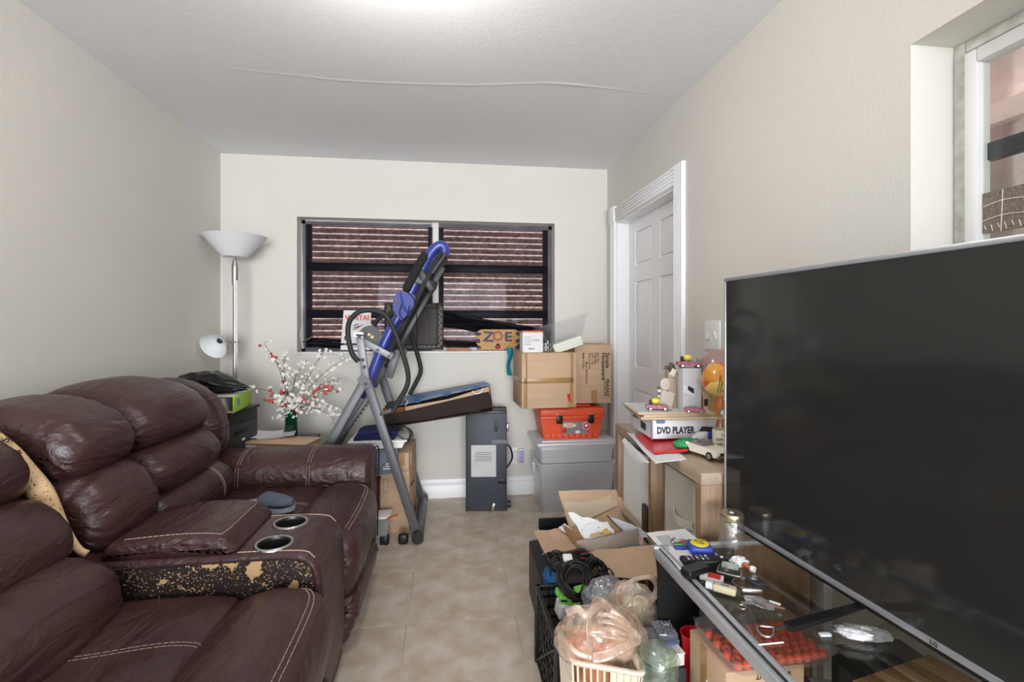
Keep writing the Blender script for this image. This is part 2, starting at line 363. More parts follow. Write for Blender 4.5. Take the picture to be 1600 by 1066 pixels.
part('hinge', G().cyl((dx - .012, DY0 + .02, 1.86), (dx - .012, DY0 + .02, 1.95), .009), white_m, dr, w=True)
def casing(nm, y0, y1, z0, z1, vert):
    g = G().b2((XR - .014, y0, z0), (XR, y1, z1), bev=.002); w_ = (y1 - y0) if vert else (z1 - z0)
    for k in range(5):
        t = (k + .5) / 5 * w_
        if vert: g.b2((XR - .021, y0 + t - .006, z0), (XR - .014, y0 + t + .006, z1), bev=.003)
        else: g.b2((XR - .021, y0, z0 + t - .006), (XR - .014, y1, z0 + t + .006), bev=.003)
    part(nm, g, trim_m, dr, w=True)
casing('casing', DY0 - .10, DY0, 0, DZ + .1, True); casing('casing', DY1, DY1 + .09, 0, DZ, True); casing('casing', DY0, DY1, DZ, DZ + .10, False)
for y in (DY1 - .008,): part('corner_block', G().b2((XR - .028, y, DZ - .004), (XR, y + .106, DZ + .112), bev=.005), trim_m, dr, w=True)

# ---- window 1: wide window in the back wall
w1 = bpy.data.objects.new('window_1', None); COL.objects.link(w1); w1.location = (-.12, YB + .1, WZ0); w1['kind'] = 'structure'
wy = YB + .10; wfr = mat('window_frame_white', (222, 223, 222), .4, var=.04); dkf = mat('dark_bronze_rail', (44, 44, 50), .4, var=.1)
for lo, hi in (((WX0, wy, WZ0), (WX0 + .03, wy + .06, WZ1)), ((WX1 - .03, wy, WZ0), (WX1, wy + .06, WZ1)), ((WX0, wy, WZ1 - .03), (WX1, wy + .06, WZ1)), ((WX0, wy, WZ0), (WX1, wy + .06, WZ0 + .03))):
    part('window_frame', G().b2(lo, hi, bev=.003), wfr, w1, w=True)
MX = -.083
part('mullion', G().b2((MX - .022, wy - .02, WZ0), (MX + .022, wy + .06, WZ1), bev=.003), wfr, w1, w=True)
part('window_sill', G().b2((WX0 - .01, YB - .012, WZ0 - .012), (WX1 + .01, wy + .01, WZ0 + .004), bev=.003), wfr, w1, w=True)
for a, b in ((WX0 + .03, MX - .022), (MX + .022, WX1 - .03)):
    for z in (1.315, 1.655): part('pane_rail', G().b2((a, wy + .01, z - .03), (b, wy + .05, z + .03), bev=.004), dkf, w1, w=True)
    for x in (a, b - .035): part('sash_stile', G().b2((x, wy + .015, WZ0 + .03), (x + .035, wy + .045, WZ1 - .03)), dkf, w1, w=True)
    for z0, z1 in ((WZ0 + .03, 1.285), (1.345, 1.625), (1.685, WZ1 - .03)): part('pane', G().b2((a + .035, wy + .028, z0), (b - .035, wy + .032, z1)), glass_m, w1, w=True)
crank = thing('window_crank', 'chrome window crank handle at the lower left corner of the wide window', 'handle', (WX0 + .04, YB + .03, WZ0 + .03))
part('bracket', G().tube([at(471, 478, Y=3.60), at(472, 505, Y=3.595), at(469, 525, Y=3.59), at(474, 545, Y=3.59)], .006), steel_m, crank, w=True)
part('lever', G().tube([at(473, 534, Y=3.59), at(482, 530, Y=3.58), at(493, 523, Y=3.57)], .005), steel_m, crank, w=True)
# corrugated shutter outside
pinkb = mat('brown_pink_metal_sheet', (210, 184, 176), .6, c2=(150, 116, 108), vs=26, bump=.4, bs=40)
g = G(); g.sheet(lambda u, v: (-2.2 + 4.2 * u, YB + .85 + .009 * sin(v * 2 * pi * 44), .2 + 2.3 * v), 2, 440)
solo('corrugated_shutter', g, pinkb, 'brownish pink corrugated metal shutter outside the wide window', 'shutter', c=(0, YB + .85, .2))
# black film hung over both halves
film_m = clear('black_plastic_film', (186, 184, 190), 0, .42, .24, (40, 42, 54), film=.14, fs=5)
film_m2 = clear('black_plastic_film_dense', (60, 60, 68), 0, .5, .7, (26, 28, 36), film=.2, fs=7)
def film(x0, x1, z0, z1, seed, lo=0, sk=0):
    def f(u, v):
        z = z1 + (z0 - z1) * v + sk * u * v; x = x0 + (x1 - x0) * u + .012 * (1 if seed == 1 else 0) * v * (1 - u)
        d = .0022 * noise.noise(V((u * 2.2 + seed, z * 42, 0))) + .012 * noise.noise(V((u * 3 + seed, z * 9 + u * .8, 3)))
        if lo: d += .012 * v ** 4 * sin(z * 150 - u * 7)
        return (x, wy - .03 + d, z)
    return G().sheet(f, 40, 130)
solo('black_window_film', film(WX0 + .012, MX - .028, WZ0 + .006, WZ1 - .012, 1), film_m, 'translucent black plastic film hung over the left half of the wide window', 'window film', 'black plastic film over the wide window', ang=180)
solo('black_window_film', film(MX + .022, WX1 - .006, 1.10, WZ1 - .006, 5, 1, -.04), film_m, 'translucent black plastic film hung over the right half of the wide window', 'window film', 'black plastic film over the wide window', ang=180)
# sagging folded foot of the right film
def fold(x0, x1, za, zb, h, seed):
    def f(u, v):
        z = za + (zb - za) * u - h * v * (.75 + .3 * noise.noise(V((u * 3, seed, 0)))); return (x0 + (x1 - x0) * u, wy - .047 + .018 * sin(v * 9 + seed + 2 * noise.noise(V((u * 4, v * 3, seed)))) , z)
    return G().sheet(f, 40, 40)
solo('sagging_film_fold', fold(MX + .03, WX1 - .02, 1.335, 1.20, .15, 2), film_m2, 'sagging dark folds at the foot of the right window film', 'window film', ang=180)
solo('sagging_film_fold', fold(MX + .04, .55, 1.125, 1.10, .06, 5), film_m2, 'narrow torn strip of black film behind the painted wooden name sign', 'window film', ang=180)
solo('sagging_film_fold', fold(WX0 + .05, -.72, 1.15, 1.13, .085, 7), film_m2, 'bunched black film lying along the sill left of the white picture', 'window film', ang=180)

# ---- window 2: right wall
w2 = bpy.data.objects.new('window_2', None); COL.objects.link(w2); w2.location = (XR + .13, (RY0 + RY1) / 2, RZ0); w2['kind'] = 'structure'
wx = XR + .125; jam = mat('aged_white_metal', (214, 213, 208), .45, c2=(190, 186, 178), vs=30)
for lo, hi in (((wx, RY1 - .03, RZ0), (wx + .05, RY1, RZ1)), ((wx, RY0, RZ0), (wx + .05, RY0 + .03, RZ1)), ((wx, RY0 + .03, RZ1 - .03), (wx + .05, RY1 - .03, RZ1)), ((wx, RY0 + .03, RZ0), (wx + .05, RY1 - .03, RZ0 + .03))):
    part('window_frame', G().b2(lo, hi, bev=.004), jam, w2, w=True)
y1, y0, z0, z1 = RY1 - .037, RY0 + .037, RZ0 + .035, RZ1 - .037
for lo, hi in (((wx - .012, y1 - .03, z0), (wx + .03, y1, z1)), ((wx - .012, y0, z0), (wx + .03, y0 + .03, z1)), ((wx - .012, y0 + .03, z1 - .035), (wx + .03, y1 - .03, z1)), ((wx - .012, y0 + .03, z0), (wx + .03, y1 - .03, z0 + .035))):
    g = G().b2(lo, hi, bev=.004); part('sash', g, wfr, w2, w=True)
for z in (1.2, 1.38, 1.74): part('screw', G().cyl((wx - .002, RY1 - .034, z), (wx + .002, RY1 - .034, z), .004), dark_m, w2, w=True)
part('pane', G().b2((wx + .008, y0 + .03, z0 + .035), (wx + .012, y1 - .03, z1 - .035)), glass_m, w2, w=True)
zc = 1.668; part('meeting_rail', G().b2((wx + .02, y0 + .02, zc - .022), (wx + .045, y1 - .02, zc + .022), bev=.003), dkf, w2, w=True)
part('window_sill', G().b2((XR - .02, RY0 - .01, RZ0 - .015), (wx, RY1 + .01, RZ0 + .002), bev=.004), wfr, w2, w=True)
pinkw = mat('pink_metal_sheet', (226, 214, 212), .5, c2=(206, 190, 189), vs=6, bump=.1, bs=30)
g = G(); g.sheet(lambda u, v: (XR + .36 + .022 * max(-.55, sin(u * 2 * pi * 14)), -.3 + 2.6 * u, .8 + 1.5 * v), 220, 2)
sh = solo('corrugated_shutter', g, pinkw, 'pale pink upright corrugated shutter outside the right hand window', 'shutter', c=(XR + .36, .9, .8))
part('cross_bar', G().b2((XR + .30, -.3, 1.79), (XR + .33, 2.3, 1.845)), mat('pale_pink_bar', (240, 216, 212), .5), sh, w=True)
g = G(); pz0, pz1, py0, py1 = 1.462, 1.562, .972, 1.060
g.b2((wx + .004, py0, pz0), (wx + .0075, py1, pz1)); pm = solo('mesh_patch', g, mat('brown_mesh', (140, 124, 112), .8, c2=(96, 84, 76), vs=300), 'small brown mesh patch stuck on the right window pane', 'patch')
g = G()
for k in range(6): g.tube([(wx + .0035, py0 + .006 + k * .015, pz0 + .004 + .006 * (k % 2)), (wx + .0035, py0 + .010 + k * .015, pz0 + .02)], .0008, 4)
for z in (.035, .07): g.tube([(wx + .0035, py0, pz0 + z), (wx + .0035, (py0 + py1) / 2, pz0 + z + .004), (wx + .0035, py1, pz0 + z - .003)], .0009, 4)
g.tube([(wx + .0035, 1.02, pz0), (wx + .0035, 1.016, pz1)], .0009, 4); part('white_thread', g, white_m, pm, w=True)

# ---- switch, outlet with plug-in
sw = thing('light_switch', 'white light switch plate beside the door casing, partly behind the screen', 'light switch', (XR - .008, 2.075, 1.19))
part('plate', G().box((0, 0, 0), (.012, .125, .13), bev=.003), white_m, sw)
part('rocker', G().box((-.009, .028, 0), (.008, .018, .036), (0, .2, 0), bev=.002), white_m, sw); part('rocker', G().box((-.009, -.028, 0), (.008, .018, .036), (0, -.2, 0), bev=.002), white_m, sw)
ou = thing('wall_outlet', 'white wall outlet low on the back wall beside the black case', 'outlet', (.505, YB, .285))
part('plate', G().box((0, -.003, 0), (.072, .006, .118), bev=.002), white_m, ou)
for z in (-.025, .025):
    for x in (-.007, .007): part('slot', G().box((x, -.0065, z), (.003, .002, .010)), ink_m, ou)
pl = thing('plug_in_freshener', 'small purple and white plug-in freshener in the wall outlet', 'air freshener', (.53, YB - .006, .285))
part('body', G().box((0, -.022, 0), (.046, .04, .11), bev=.014, seg=4), white_m, pl)
part('front_panel', G().box((0, -.044, 0), (.028, .006, .085), bev=.003), mat('lilac_plastic', (150, 120, 200), .4), pl)
for k in range(5): part('vent_slot', G().box((0, -.048, -.03 + k * .015), (.02, .002, .004)), white_m, pl)

# ---- flush dome lamp on the ceiling, just above the view
cl = thing('dome_ceiling_lamp', 'white flush dome lamp on the ceiling', 'ceiling lamp', (-.14, 1.42, H))
part('base_plate', G().cyl((0, 0, -.02), (0, 0, 0), .13, n=40), white_m, cl)
g = G().lathe([(.12, -.02), (.115, -.045), (.08, -.07), (.04, -.08), (0, -.083)], n=40); part('dome', g, mat('lit_dome', (255, 250, 240), .4, em=9), cl, ang=180)
# ================================================================ SOFA
LE = leather('burgundy_leather', (64, 38, 38), .30, .85); LD = leather('dark_burgundy_leather', (48, 26, 28), .4, .3)
PEEL = peeled('flaked_black_leather', (34, 22, 22), (202, 166, 118), .872); PEEL2 = peeled('flaked_cream_lining', (226, 192, 146), (48, 30, 24), .90)
sofa = thing('recliner_sofa', 'long burgundy leather reclining sofa with cup holder console and torn cushion edge', 'sofa', (-.95, 1.8, 0))
BVH = {}
def cush(name, prof, a0, a1, axis='Y', mt=None, parent=sofa, **k):
    g = G().sweep(prof, a0, a1, axis, **k); BVH[name] = BVHTree.FromBMesh(g.bm) if name not in BVH else BVH[name]
    bv = BVHTree.FromBMesh(g.bm); o = part(name, g, mt or LE, parent, w=True, ang=180); return o, bv
def stitch(bv, pts, d, parent, both=.0065, r=.0009, side=None):
    d = V(d).normalized(); P = spline(pts, 10)
    for sgn in ((-.5, .5) if both else (0,)):
        out = []
        for i, p in enumerate(P):
            t = (P[min(i + 1, len(P) - 1)] - P[max(i - 1, 0)]).normalized(); off = t.cross(d).normalized() * both * sgn * 2
            h = bv.ray_cast(p + off - d * .3, d)
            if h[0] is not None: out.append(h[0] - d * .0006)
        run = []
        g = G()
        for i in range(0, len(out) - 1):
            if (out[i + 1] - out[i]).length < .05: g.tube([out[i], out[i] * .2 + out[i + 1] * .8], r, 5, raw=True)
        if len(g.bm.verts): part('stitching', g, thread_m, parent, w=True)
head = [(-1.15, .78), (-1.09, .81), (-1.085, .87), (-1.14, .935), (-1.24, .975), (-1.35, .985), (-1.44, .95), (-1.45, .82), (-1.28, .775)]
lumb = [(-1.13, .772), (-1.06, .745), (-1.015, .68), (-1.005, .61), (-1.04, .56), (-1.2, .55), (-1.3, .64), (-1.28, .765)]
lumb2 = [(-1.13, .772), (-1.065, .75), (-1.025, .70), (-1.035, .635), (-1.08, .615), (-1.25, .61), (-1.3, .69), (-1.26, .765)]
low2 = [(-1.10, .615), (-1.03, .60), (-.985, .55), (-.985, .48), (-1.03, .43), (-1.2, .43), (-1.25, .52), (-1.2, .605)]
# console section of the back
hp, bv = cush('head_pillow', head, 1.585, 1.905, r=.06, puff=.022, wr=.018, fr=42, seed=1)
cush('lumbar_cushion', lumb, 1.585, 1.90, r=.06, puff=.02, wr=.014, fr=40, seed=2)
# far seat
cush('head_pillow', head, 1.915, 2.435, r=.055, puff=.028, wr=.012, fr=34, seed=3, sag=-.012)
cush('lumbar_cushion', lumb2, 1.915, 2.43, r=.055, puff=.022, wr=.010, fr=34, seed=4)
lo_, lb = cush('lower_cushion', low2, 1.90, 2.47, r=.05, puff=.015, wr=.008, fr=30, seed=5)
stitch(lb, [(-1.1, 2.30, .60), (-1.0, 2.30, .56), (-.97, 2.31, .49)], (-1, 0, -.3), lo_)
wing = [(-1.14, .60), (-1.075, .64), (-1.06, .74), (-1.09, .85), (-1.17, .93), (-1.28, .965), (-1.40, .95), (-1.45, .80), (-1.42, .60), (-1.25, .56)]
cush('back_wing', [(x - .012, z) for x, z in wing], 2.44, 2.64, r=.06, puff=.012, wr=.014, fr=36, seed=6)
cush('back_wing', [(x, z - .01) for x, z in wing], .74, .86, r=.05, puff=.01)
# near seat
d = .012
cush('head_pillow', [(x - .035, z - .015) for x, z in head], .875, 1.525, r=.06, puff=.02, wr=.008, seed=8)
nl = [(-1.15, .765), (-1.085, .757), (-1.03, .70), (-1.015, .64), (-1.05, .605), (-1.25, .6), (-1.3, .69), (-1.26, .76)]
cush('lumbar_cushion', nl, .875, 1.53, r=.055, puff=.02, wr=.010, fr=24, seed=9, big=.012)
nlo = [(-1.10, .61), (-1.0, .61), (-.915, .565), (-.885, .50), (-.91, .45), (-1.2, .42), (-1.25, .52), (-1.2, .6)]
cush('lower_cushion', nlo, .875, 1.52, r=.07, puff=.02, wr=.010, fr=24, seed=10, big=.014)
# back shell
shell = [(-1.48, .08), (-1.485, .90), (-1.465, .955), (-1.40, .93), (-1.34, .6), (-1.2, .12)]
cush('back_shell', shell, .72, 2.66, r=.03, puff=0, mt=LD, big=0)
# torn strip exposing the lining beside the console cushion
pts = [at(-12, 676, Y=1.558), at(22, 706, Y=1.556), at(48, 748, Y=1.556), at(70, 786, Y=1.556), at(96, 826, Y=1.556), at(119, 858, Y=1.556), at(134, 866, Y=1.558)]
g = G().tube([p + V((.004, 0, 0)) for p in pts], lambda t: .010 + .019 * math.exp(-((t - .44) / .2) ** 2), 10, k=6, flat=.7)
part('torn_lining', g, PEEL2, sofa, w=True, label='cream lining showing through a tear in the leather', ang=180)
# seats
seat = [(-1.08, .44), (-.95, .462), (-.75, .468), (-.63, .462), (-.588, .435), (-.60, .33), (-1.0, .30), (-1.08, .34)]
foot = [(-.585, .43), (-.565, .462), (-.49, .478), (-.40, .468), (-.35, .43), (-.332, .36), (-.345, .27), (-.375, .215), (-.45, .2), (-.57, .25)]
kick = [(-.36, .215), (-.335, .19), (-.338, .13), (-.385, .035), (-.45, .03), (-.47, .2)]
for a0, a1, sd in ((.875, 1.525, 11), (1.885, 2.475, 15)):
    so, sb = cush('seat_cushion', seat, a0, a1, r=.035, puff=.006, wr=.006, seed=sd, big=.008)
    fo, fb = cush('footrest_pad', foot, a0 + .004, a1 - .004, r=.05, puff=.012, wr=.007, seed=sd + 1, big=.006)
    ko, kb = cush('kick_panel', kick, a0 + .01, a1 - .01, r=.04, puff=.004, wr=.022 if sd == 15 else .004, fr=60, seed=sd + 2)
    ym = a0 + (.395 if sd == 11 else .33)
    stitch(sb, [(-.90, ym - .03, .6), (-.75, ym, .6), (-.62, ym + .015, .6), (-.598, ym + .015, .6)], (0, 0, -1), so)
    stitch(fb, [(-.40, a1 - .03, .5), (-.362, a1 - .08, .5), (-.352, a1 - .2, .5), (-.352, a0 + .2, .5), (-.36, a0 + .05, .5)], (-.5, 0, -1), fo, both=.007)
# far arm
arm = [(2.475, .40), (2.462, .50), (2.485, .565), (2.56, .602), (2.66, .605), (2.735, .575), (2.755, .50), (2.745, .38), (2.72, .10), (2.66, .06), (2.52, .06), (2.49, .15)]
ao, ab = cush('armrest', arm, -1.16, -.375, 'X', r=.03, puff=.008, n=30)
for x in (-.98, -.66): stitch(ab, [(x, 2.70, .7), (x, 2.62, .7), (x, 2.54, .7), (x, 2.485, .7)], (0, 0, -1), ao); stitch(ab, [(x, 2.3, .56), (x + .001, 2.3, .50), (x, 2.3, .47)], (0, 1, 0), ao)
g = G(); e = [(-.374, 2.735, .10), (-.368, 2.752, .50), (-.368, 2.735, .568), (-.368, 2.66, .600), (-.368, 2.56, .598), (-.368, 2.485, .56), (-.368, 2.463, .50), (-.37, 2.478, .40)]
g.tube(e, .004, 6); part('piping', g, LD, ao, w=True)
# near arm (behind the view)
cush('armrest', [(y - 2.755 + .875, z) for y, z in arm], -1.16, -.375, 'X', r=.03, puff=.004, n=14)
# console
body = [(-1.06, .10), (-1.06, .53), (-1.0, .552), (-.7, .555), (-.46, .552), (-.405, .53), (-.378, .47), (-.372, .3), (-.378, .08), (-.44, .04), (-.95, .04)]
def rprof(P, k=4): return P
g = G().sweep(body, 1.545, 1.872, 'Y', r=.018, puff=.002, k=30, n=64, big=.001)
cbv = BVHTree.FromBMesh(g.bm)
bmesh.ops.delete(g.bm, geom=[f for f in g.bm.faces if f.calc_center_median().z > .5 and min((f.calc_center_median().xy - V((-.533, y)).xy).length for y in (1.615, 1.778)) < .052], context='FACES')
# cut wells for the cups
cons = part('console', g, LE, sofa, w=True, ang=50)
pan = [(-1.03, .09), (-1.03, .528), (-.9, .537), (-.6, .540), (-.455, .538), (-.41, .515), (-.393, .46), (-.39, .3), (-.395, .1)]
g = G().prism([(x, 1.5405, z) for x, z in pan], (0, .008, 0)); part('peeling_side_panel', g, PEEL, cons, w=True, flat=True, label='black side panel with flaked cream patches')
g = G(); g.tube([(x, 1.543, z) for x, z in pan[1:]], .0035, 6, k=4); part('piping', g, LD, cons, w=True)
lid = [(-.975, .548), (-.985, .585), (-.94, .603), (-.8, .612), (-.69, .606), (-.655, .59), (-.635, .552), (-.8, .546)]
lo, lbv = cush('console_lid', lid, 1.558, 1.89, r=.022, puff=.004, big=.003)
stitch(lbv, [(-.94, 1.585, .7), (-.8, 1.582, .7), (-.69, 1.585, .7), (-.672, 1.60, .7), (-.668, 1.7, .7), (-.668, 1.85, .7)], (0, 0, -1), lo, both=0, r=.0010)
stitch(cbv, [(-.62, 1.566, .7), (-.5, 1.566, .7), (-.43, 1.568, .7), (-.40, 1.57, .7)], (0, 0, -1), cons, both=0, r=.002)
stitch(cbv, [(-.62, 1.852, .7), (-.5, 1.852, .7), (-.43, 1.85, .7), (-.40, 1.85, .7)], (0, 0, -1), cons, both=0, r=.002)
for y in (1.615, 1.778):
    c = (-.533, y, .5565)
    ring = part('cup_holder', G().lathe([(.0475, -.006), (.048, .003), (.053, .0055), (.0575, .003), (.0585, -.002)], c, 40), steel_m, sofa, w=True, ang=60, label='steel rimmed cup holder')
    g = G().lathe([(.048, .002), (.046, -.07), (0, -.072)], c, 40); part('well', g, mat('cup_well_black', (6, 6, 7), .7), ring, w=True, flat=True)
# slipper on the far seat
sl = thing('fabric_slipper', 'grey fabric slipper lying on the far sofa seat', 'slipper', (-.735, 2.16, .492), R(-25))
g = G().sheet(lambda u, v: (-.10 + .2 * u, (v - .5) * .082 * (max(.02, 1 - abs(2 * u - 1) ** 3.2)) ** .5 * (1 + .1 * u), 0), 24, 10, .012); part('sole', g, mat('pale_blue_felt', (172, 182, 194), .95, bump=.3, bs=200), sl)
def up(u, v):
    x = -.012 + .112 * u; wd = .041 * (max(.02, 1 - abs((2 * (x + .1) / .2) - 1) ** 3.2)) ** .5 * 1.05; a = pi * v; return (x, -cos(a) * wd, .012 + sin(a) * .028 * (1 - .45 * u))
part('upper', G().sheet(up, 16, 16, .004), mat('slate_felt', (96, 106, 120), .95, bump=.3, bs=200), sl)
sl.scale = (1.22, 1.22, 1.22)
part('lining', G().ball((-.005, 0, .02), (.03, .026, .012), jit=.3, seed=3), mat('white_fleece', (226, 228, 230), .95, bump=.5, bs=120), sl)
# ================================================================ LAMP, CORNER
lc = V((-1.335, 3.33, 0))
lm = thing('torchiere_lamp', 'brushed steel floor lamp with white bowl shade and small reading light', 'floor lamp', lc)
part('base', G().lathe([(0, 0), (.13, 0), (.13, .014), (.11, .022), (.02, .03), (.015, .05)], n=36), steel_m, lm)
part('pole', G().cyl((0, 0, .04), (0, 0, 1.52), .0125), steel_m, lm); part('pole', G().cyl((.016, -.01, .9), (.016, -.01, 1.52), .005), steel_m, lm)
part('collar', G().lathe([(.018, 1.49), (.019, 1.6), (.017, 1.62), (.008, 1.66), (.008, 1.69)], n=20), steel_m, lm)
shm = mat('frosted_white_shade', (226, 228, 230), .55, var=.03)
part('lamp_shade', G().lathe([(0, 1.665), (.072, 1.667), (.085, 1.68), (.178, 1.792), (.186, 1.80), (.18, 1.798), (.08, 1.69), (0, 1.675)], n=48), shm, lm)
part('arm', G().tube([(0, 0, 1.13), (-.02, -.03, 1.135), (-.045, -.035, 1.14), (-.055, -.02, 1.155)], .005), steel_m, lm)
part('knob', G().cyl((-.03, -.035, 1.13), (.025, .0, 1.13), .006), steel_m, lm)
M2 = M.Rotation(R(-62), 3, 'X') @ M.Rotation(R(18), 3, 'Y')
g = G().lathe([(.022, .0), (.026, -.02), (.03, -.03), (.055, -.05), (.084, -.105), (.0835, -.106), (.053, -.054), (.02, -.034)], (-.055, -.03, 1.155), 32, M.Rotation(R(-62), 3, 'X') @ M.Rotation(R(12), 3, 'Y')); part('reading_shade', g, shm, lm)
g = G().lathe([(.018, -.033), (.016, -.045), (.0, -.05)], (-.055, -.03, 1.155), 20, M.Rotation(R(-62), 3, 'X') @ M.Rotation(R(12), 3, 'Y')); part('bulb_socket', g, dark_m, lm)

# black drawer tower behind the sofa, with a boxed reference set and a black bag on top
tw = thing('black_drawer_unit', 'black plastic drawer unit in the corner behind the sofa', 'drawers', (-1.285, 2.93, 0), R(-10)); HU = .045
part('body', G().box((0, 0, .3775), (.30, .36, .755), bev=.012), black_m, tw)
for k in range(3):
    d_ = part('drawer', G().box((.151, 0, .15 + k * .225), (.012, .31, .185), bev=.006), dark_m, tw)
    part('handle', G().box((.16, 0, .195 + k * .225), (.014, .12, .02), bev=.005), black_m, d_); part('tag', G().box((.158, .02, .15 + k * .225), (.002, .03, .012)), white_m, d_)
part('lid', G().box((0, 0, .761), (.315, .375, .018), bev=.006), black_m, tw)
bs = thing('boxed_book_set', 'grey and lime green box of pages lying on the black drawer unit', 'box', (-1.275, 2.90, .771), R(4))
part('page_block', G().box((-.02, 0, .045), (.25, .27, .078), bev=.002), mat('page_edges', (206, 208, 212), .8, c2=(176, 178, 184), vs=40, stretch=(1, 12, .1)), bs)
part('cover', G().box((0, 0, .0875), (.30, .29, .004), bev=.001), mat('pale_cover', (214, 214, 206), .5), bs); part('cover', G().box((0, 0, .003), (.30, .29, .004), bev=.001), mat('kraft_cover', (196, 180, 150), .7), bs)
part('spine', G().box((.148, 0, .045), (.006, .29, .088), bev=.001), mat('lime_green_card', (168, 208, 62), .5, var=.06), bs)
part('printed_emblem', G().box((.152, -.08, .05), (.001, .035, .04)), mat('blue_print', (110, 150, 190), .6), bs)
g = G(); g.ball((0, 0, .055), (.165, .10, .062), 40, 24, jit=.22, js=3.0, seed=4)
for v in g.bm.verts:
    v.co += V((0, 0, 1)) * .006 * noise.noise(v.co * 40); v.co.z = max(v.co.z, .001)
    if v.co.x > .06: v.co.y *= max(.25, 1 - (v.co.x - .06) * 7); v.co.z *= max(.35, 1 - (v.co.x - .06) * 5.5); v.co.x += (v.co.x - .06) * .55
bag = thing('black_plastic_bag', 'crumpled black plastic bag on the grey and green box', 'bag', (-1.30, 2.90, .863), R(-8)); part('bag_body', g, mat('black_bag_film', (16, 16, 18), .25, var=.3, bump=1, bs=26), bag, ang=180)
g = G().tube([(-.06, -.1, .005), (-.02, -.135, .006), (.05, -.13, .006), (.09, -.10, .006)], .008, 8, flat=.5); part('strap', g, black_m, bag)
# tan box with label, paper, vase
tb = thing('tan_side_box', 'long tan wooden box with white label behind the far sofa arm', 'box', (-1.0, 3.0, .40), R(-15)); stn = thing('dark_side_stand', 'dark wooden stand carrying the long tan box', 'stand', (-1.09, 3.03, 0), R(-15)); part('stand_body', G().box((0, 0, .199), (.2, .17, .398), bev=.004), mat('dark_stand_wood', (60, 48, 40), .6), stn)
part('box_body', G().box((0, 0, .085), (.50, .17, .17), bev=.004), wood('pale_tan_wood', (214, 182, 146), (194, 160, 124)), tb)
part('lid_edge', G().box((0, -.003, .173), (.515, .18, .010), bev=.003), MATS['pale_tan_wood'], tb)
lbp = part('label', G().box((-.11, -.0865, .13), (.13, .002, .06)), paper_m, tb)
for k in range(4): part('print_line', G().box((-.11 + .01 * (k % 2), -.088, .145 - k * .011), (.09 - .02 * (k % 2), .001, .005)), grey_ink, lbp)
pp = thing('loose_paper_sheets', 'loose white papers lying on the tan box beside the drawer unit', 'paper', (-1.08, 3.07, .580), R(12))
part('sheet', G().sheet(lambda u, v: (-.13 + .24 * u, -.07 + .15 * v, .004 + .014 * v + .006 * sin(u * 6)), 12, 6, .001), paper_m, pp); part('sheet', G().sheet(lambda u, v: (-.02 + .2 * u, -.09 + .14 * v, .001 + .012 * u * u), 10, 6, .001), mat('grey_printed_sheet', (208, 210, 214), .7, var=.1, vs=30), pp)
vs_ = at(455, 690, Y=3.17); vb = V((vs_.x, 3.17, 0))
sb_ = thing('low_stool', 'low dark stool standing behind the tan box', 'stool', (vb.x + .02, 3.23, 0)); part('seat', G().box((0, 0, .515), (.22, .22, .03), bev=.006), black_m, sb_)
for x in (-.09, .09):
    for y in (-.09, .09): part('leg', G().box((x, y, .25), (.022, .022, .50)), black_m, sb_)
vase = thing('green_glass_vase', 'green glass vase holding blossom branches by the window wall', 'vase', (vb.x, 3.17, .531))
gg_ = clear('green_glass', (40, 150, 96), .05, .05, .25, (20, 120, 76))
part('vase_body', G().lathe([(0, 0), (.036, 0), (.038, .03), (.034, .12), (.036, .19), (.033, .19), (.031, .12), (.035, .03), (0, .006)], n=28), gg_, vase)
top = V((0, 0, .16)); wv = wmat(vase).inverted(); brm = mat('branch_bark', (78, 54, 48), .8)
wp = mat('white_blossom', (236, 234, 228), .8, var=.06, vs=60); rb = mat('coral_bud', (206, 96, 80), .6, c2=(170, 60, 52), vs=30)
BR = [((412, 535), 3.05, 'r'), ((390, 606), 2.98, 'r'), ((428, 560), 3.1, 'w'), ((445, 552), 3.2, 'w'), ((478, 563), 3.3, 'w'), ((508, 545), 3.25, 'w'), ((540, 560), 3.2, 'w'), ((538, 608), 3.1, 'r'), ((530, 592), 3.3, 'w'), ((528, 640), 3.15, 'w'), ((430, 625), 3.0, 'w'), ((412, 628), 3.1, 'r'), ((470, 600), 3.05, 'w'), ((497, 616), 3.2, 'w'), ((522, 655), 3.25, 'w'), ((436, 652), 3.2, 'w'), ((515, 605), 3.05, 'r'), ((448, 590), 3.28, 'w')]
rnd = random.Random(5)
def petal5(g, c, s, ax):
    ax = V(ax).normalized(); x = ax.orthogonal().normalized(); y = ax.cross(x)
    for j in range(5):
        a = 2 * pi * j / 5; d = x * cos(a) + y * sin(a); e = x * cos(a + pi / 2) + y * sin(a + pi / 2)
        p = [c, c + d * s * .6 + e * s * .38 + ax * s * .15, c + d * s * 1.05 + ax * s * .3, c + d * s * .6 - e * s * .38 + ax * s * .15]
        vv = [g.bm.verts.new(q) for q in p]; g.bm.faces.new(vv)
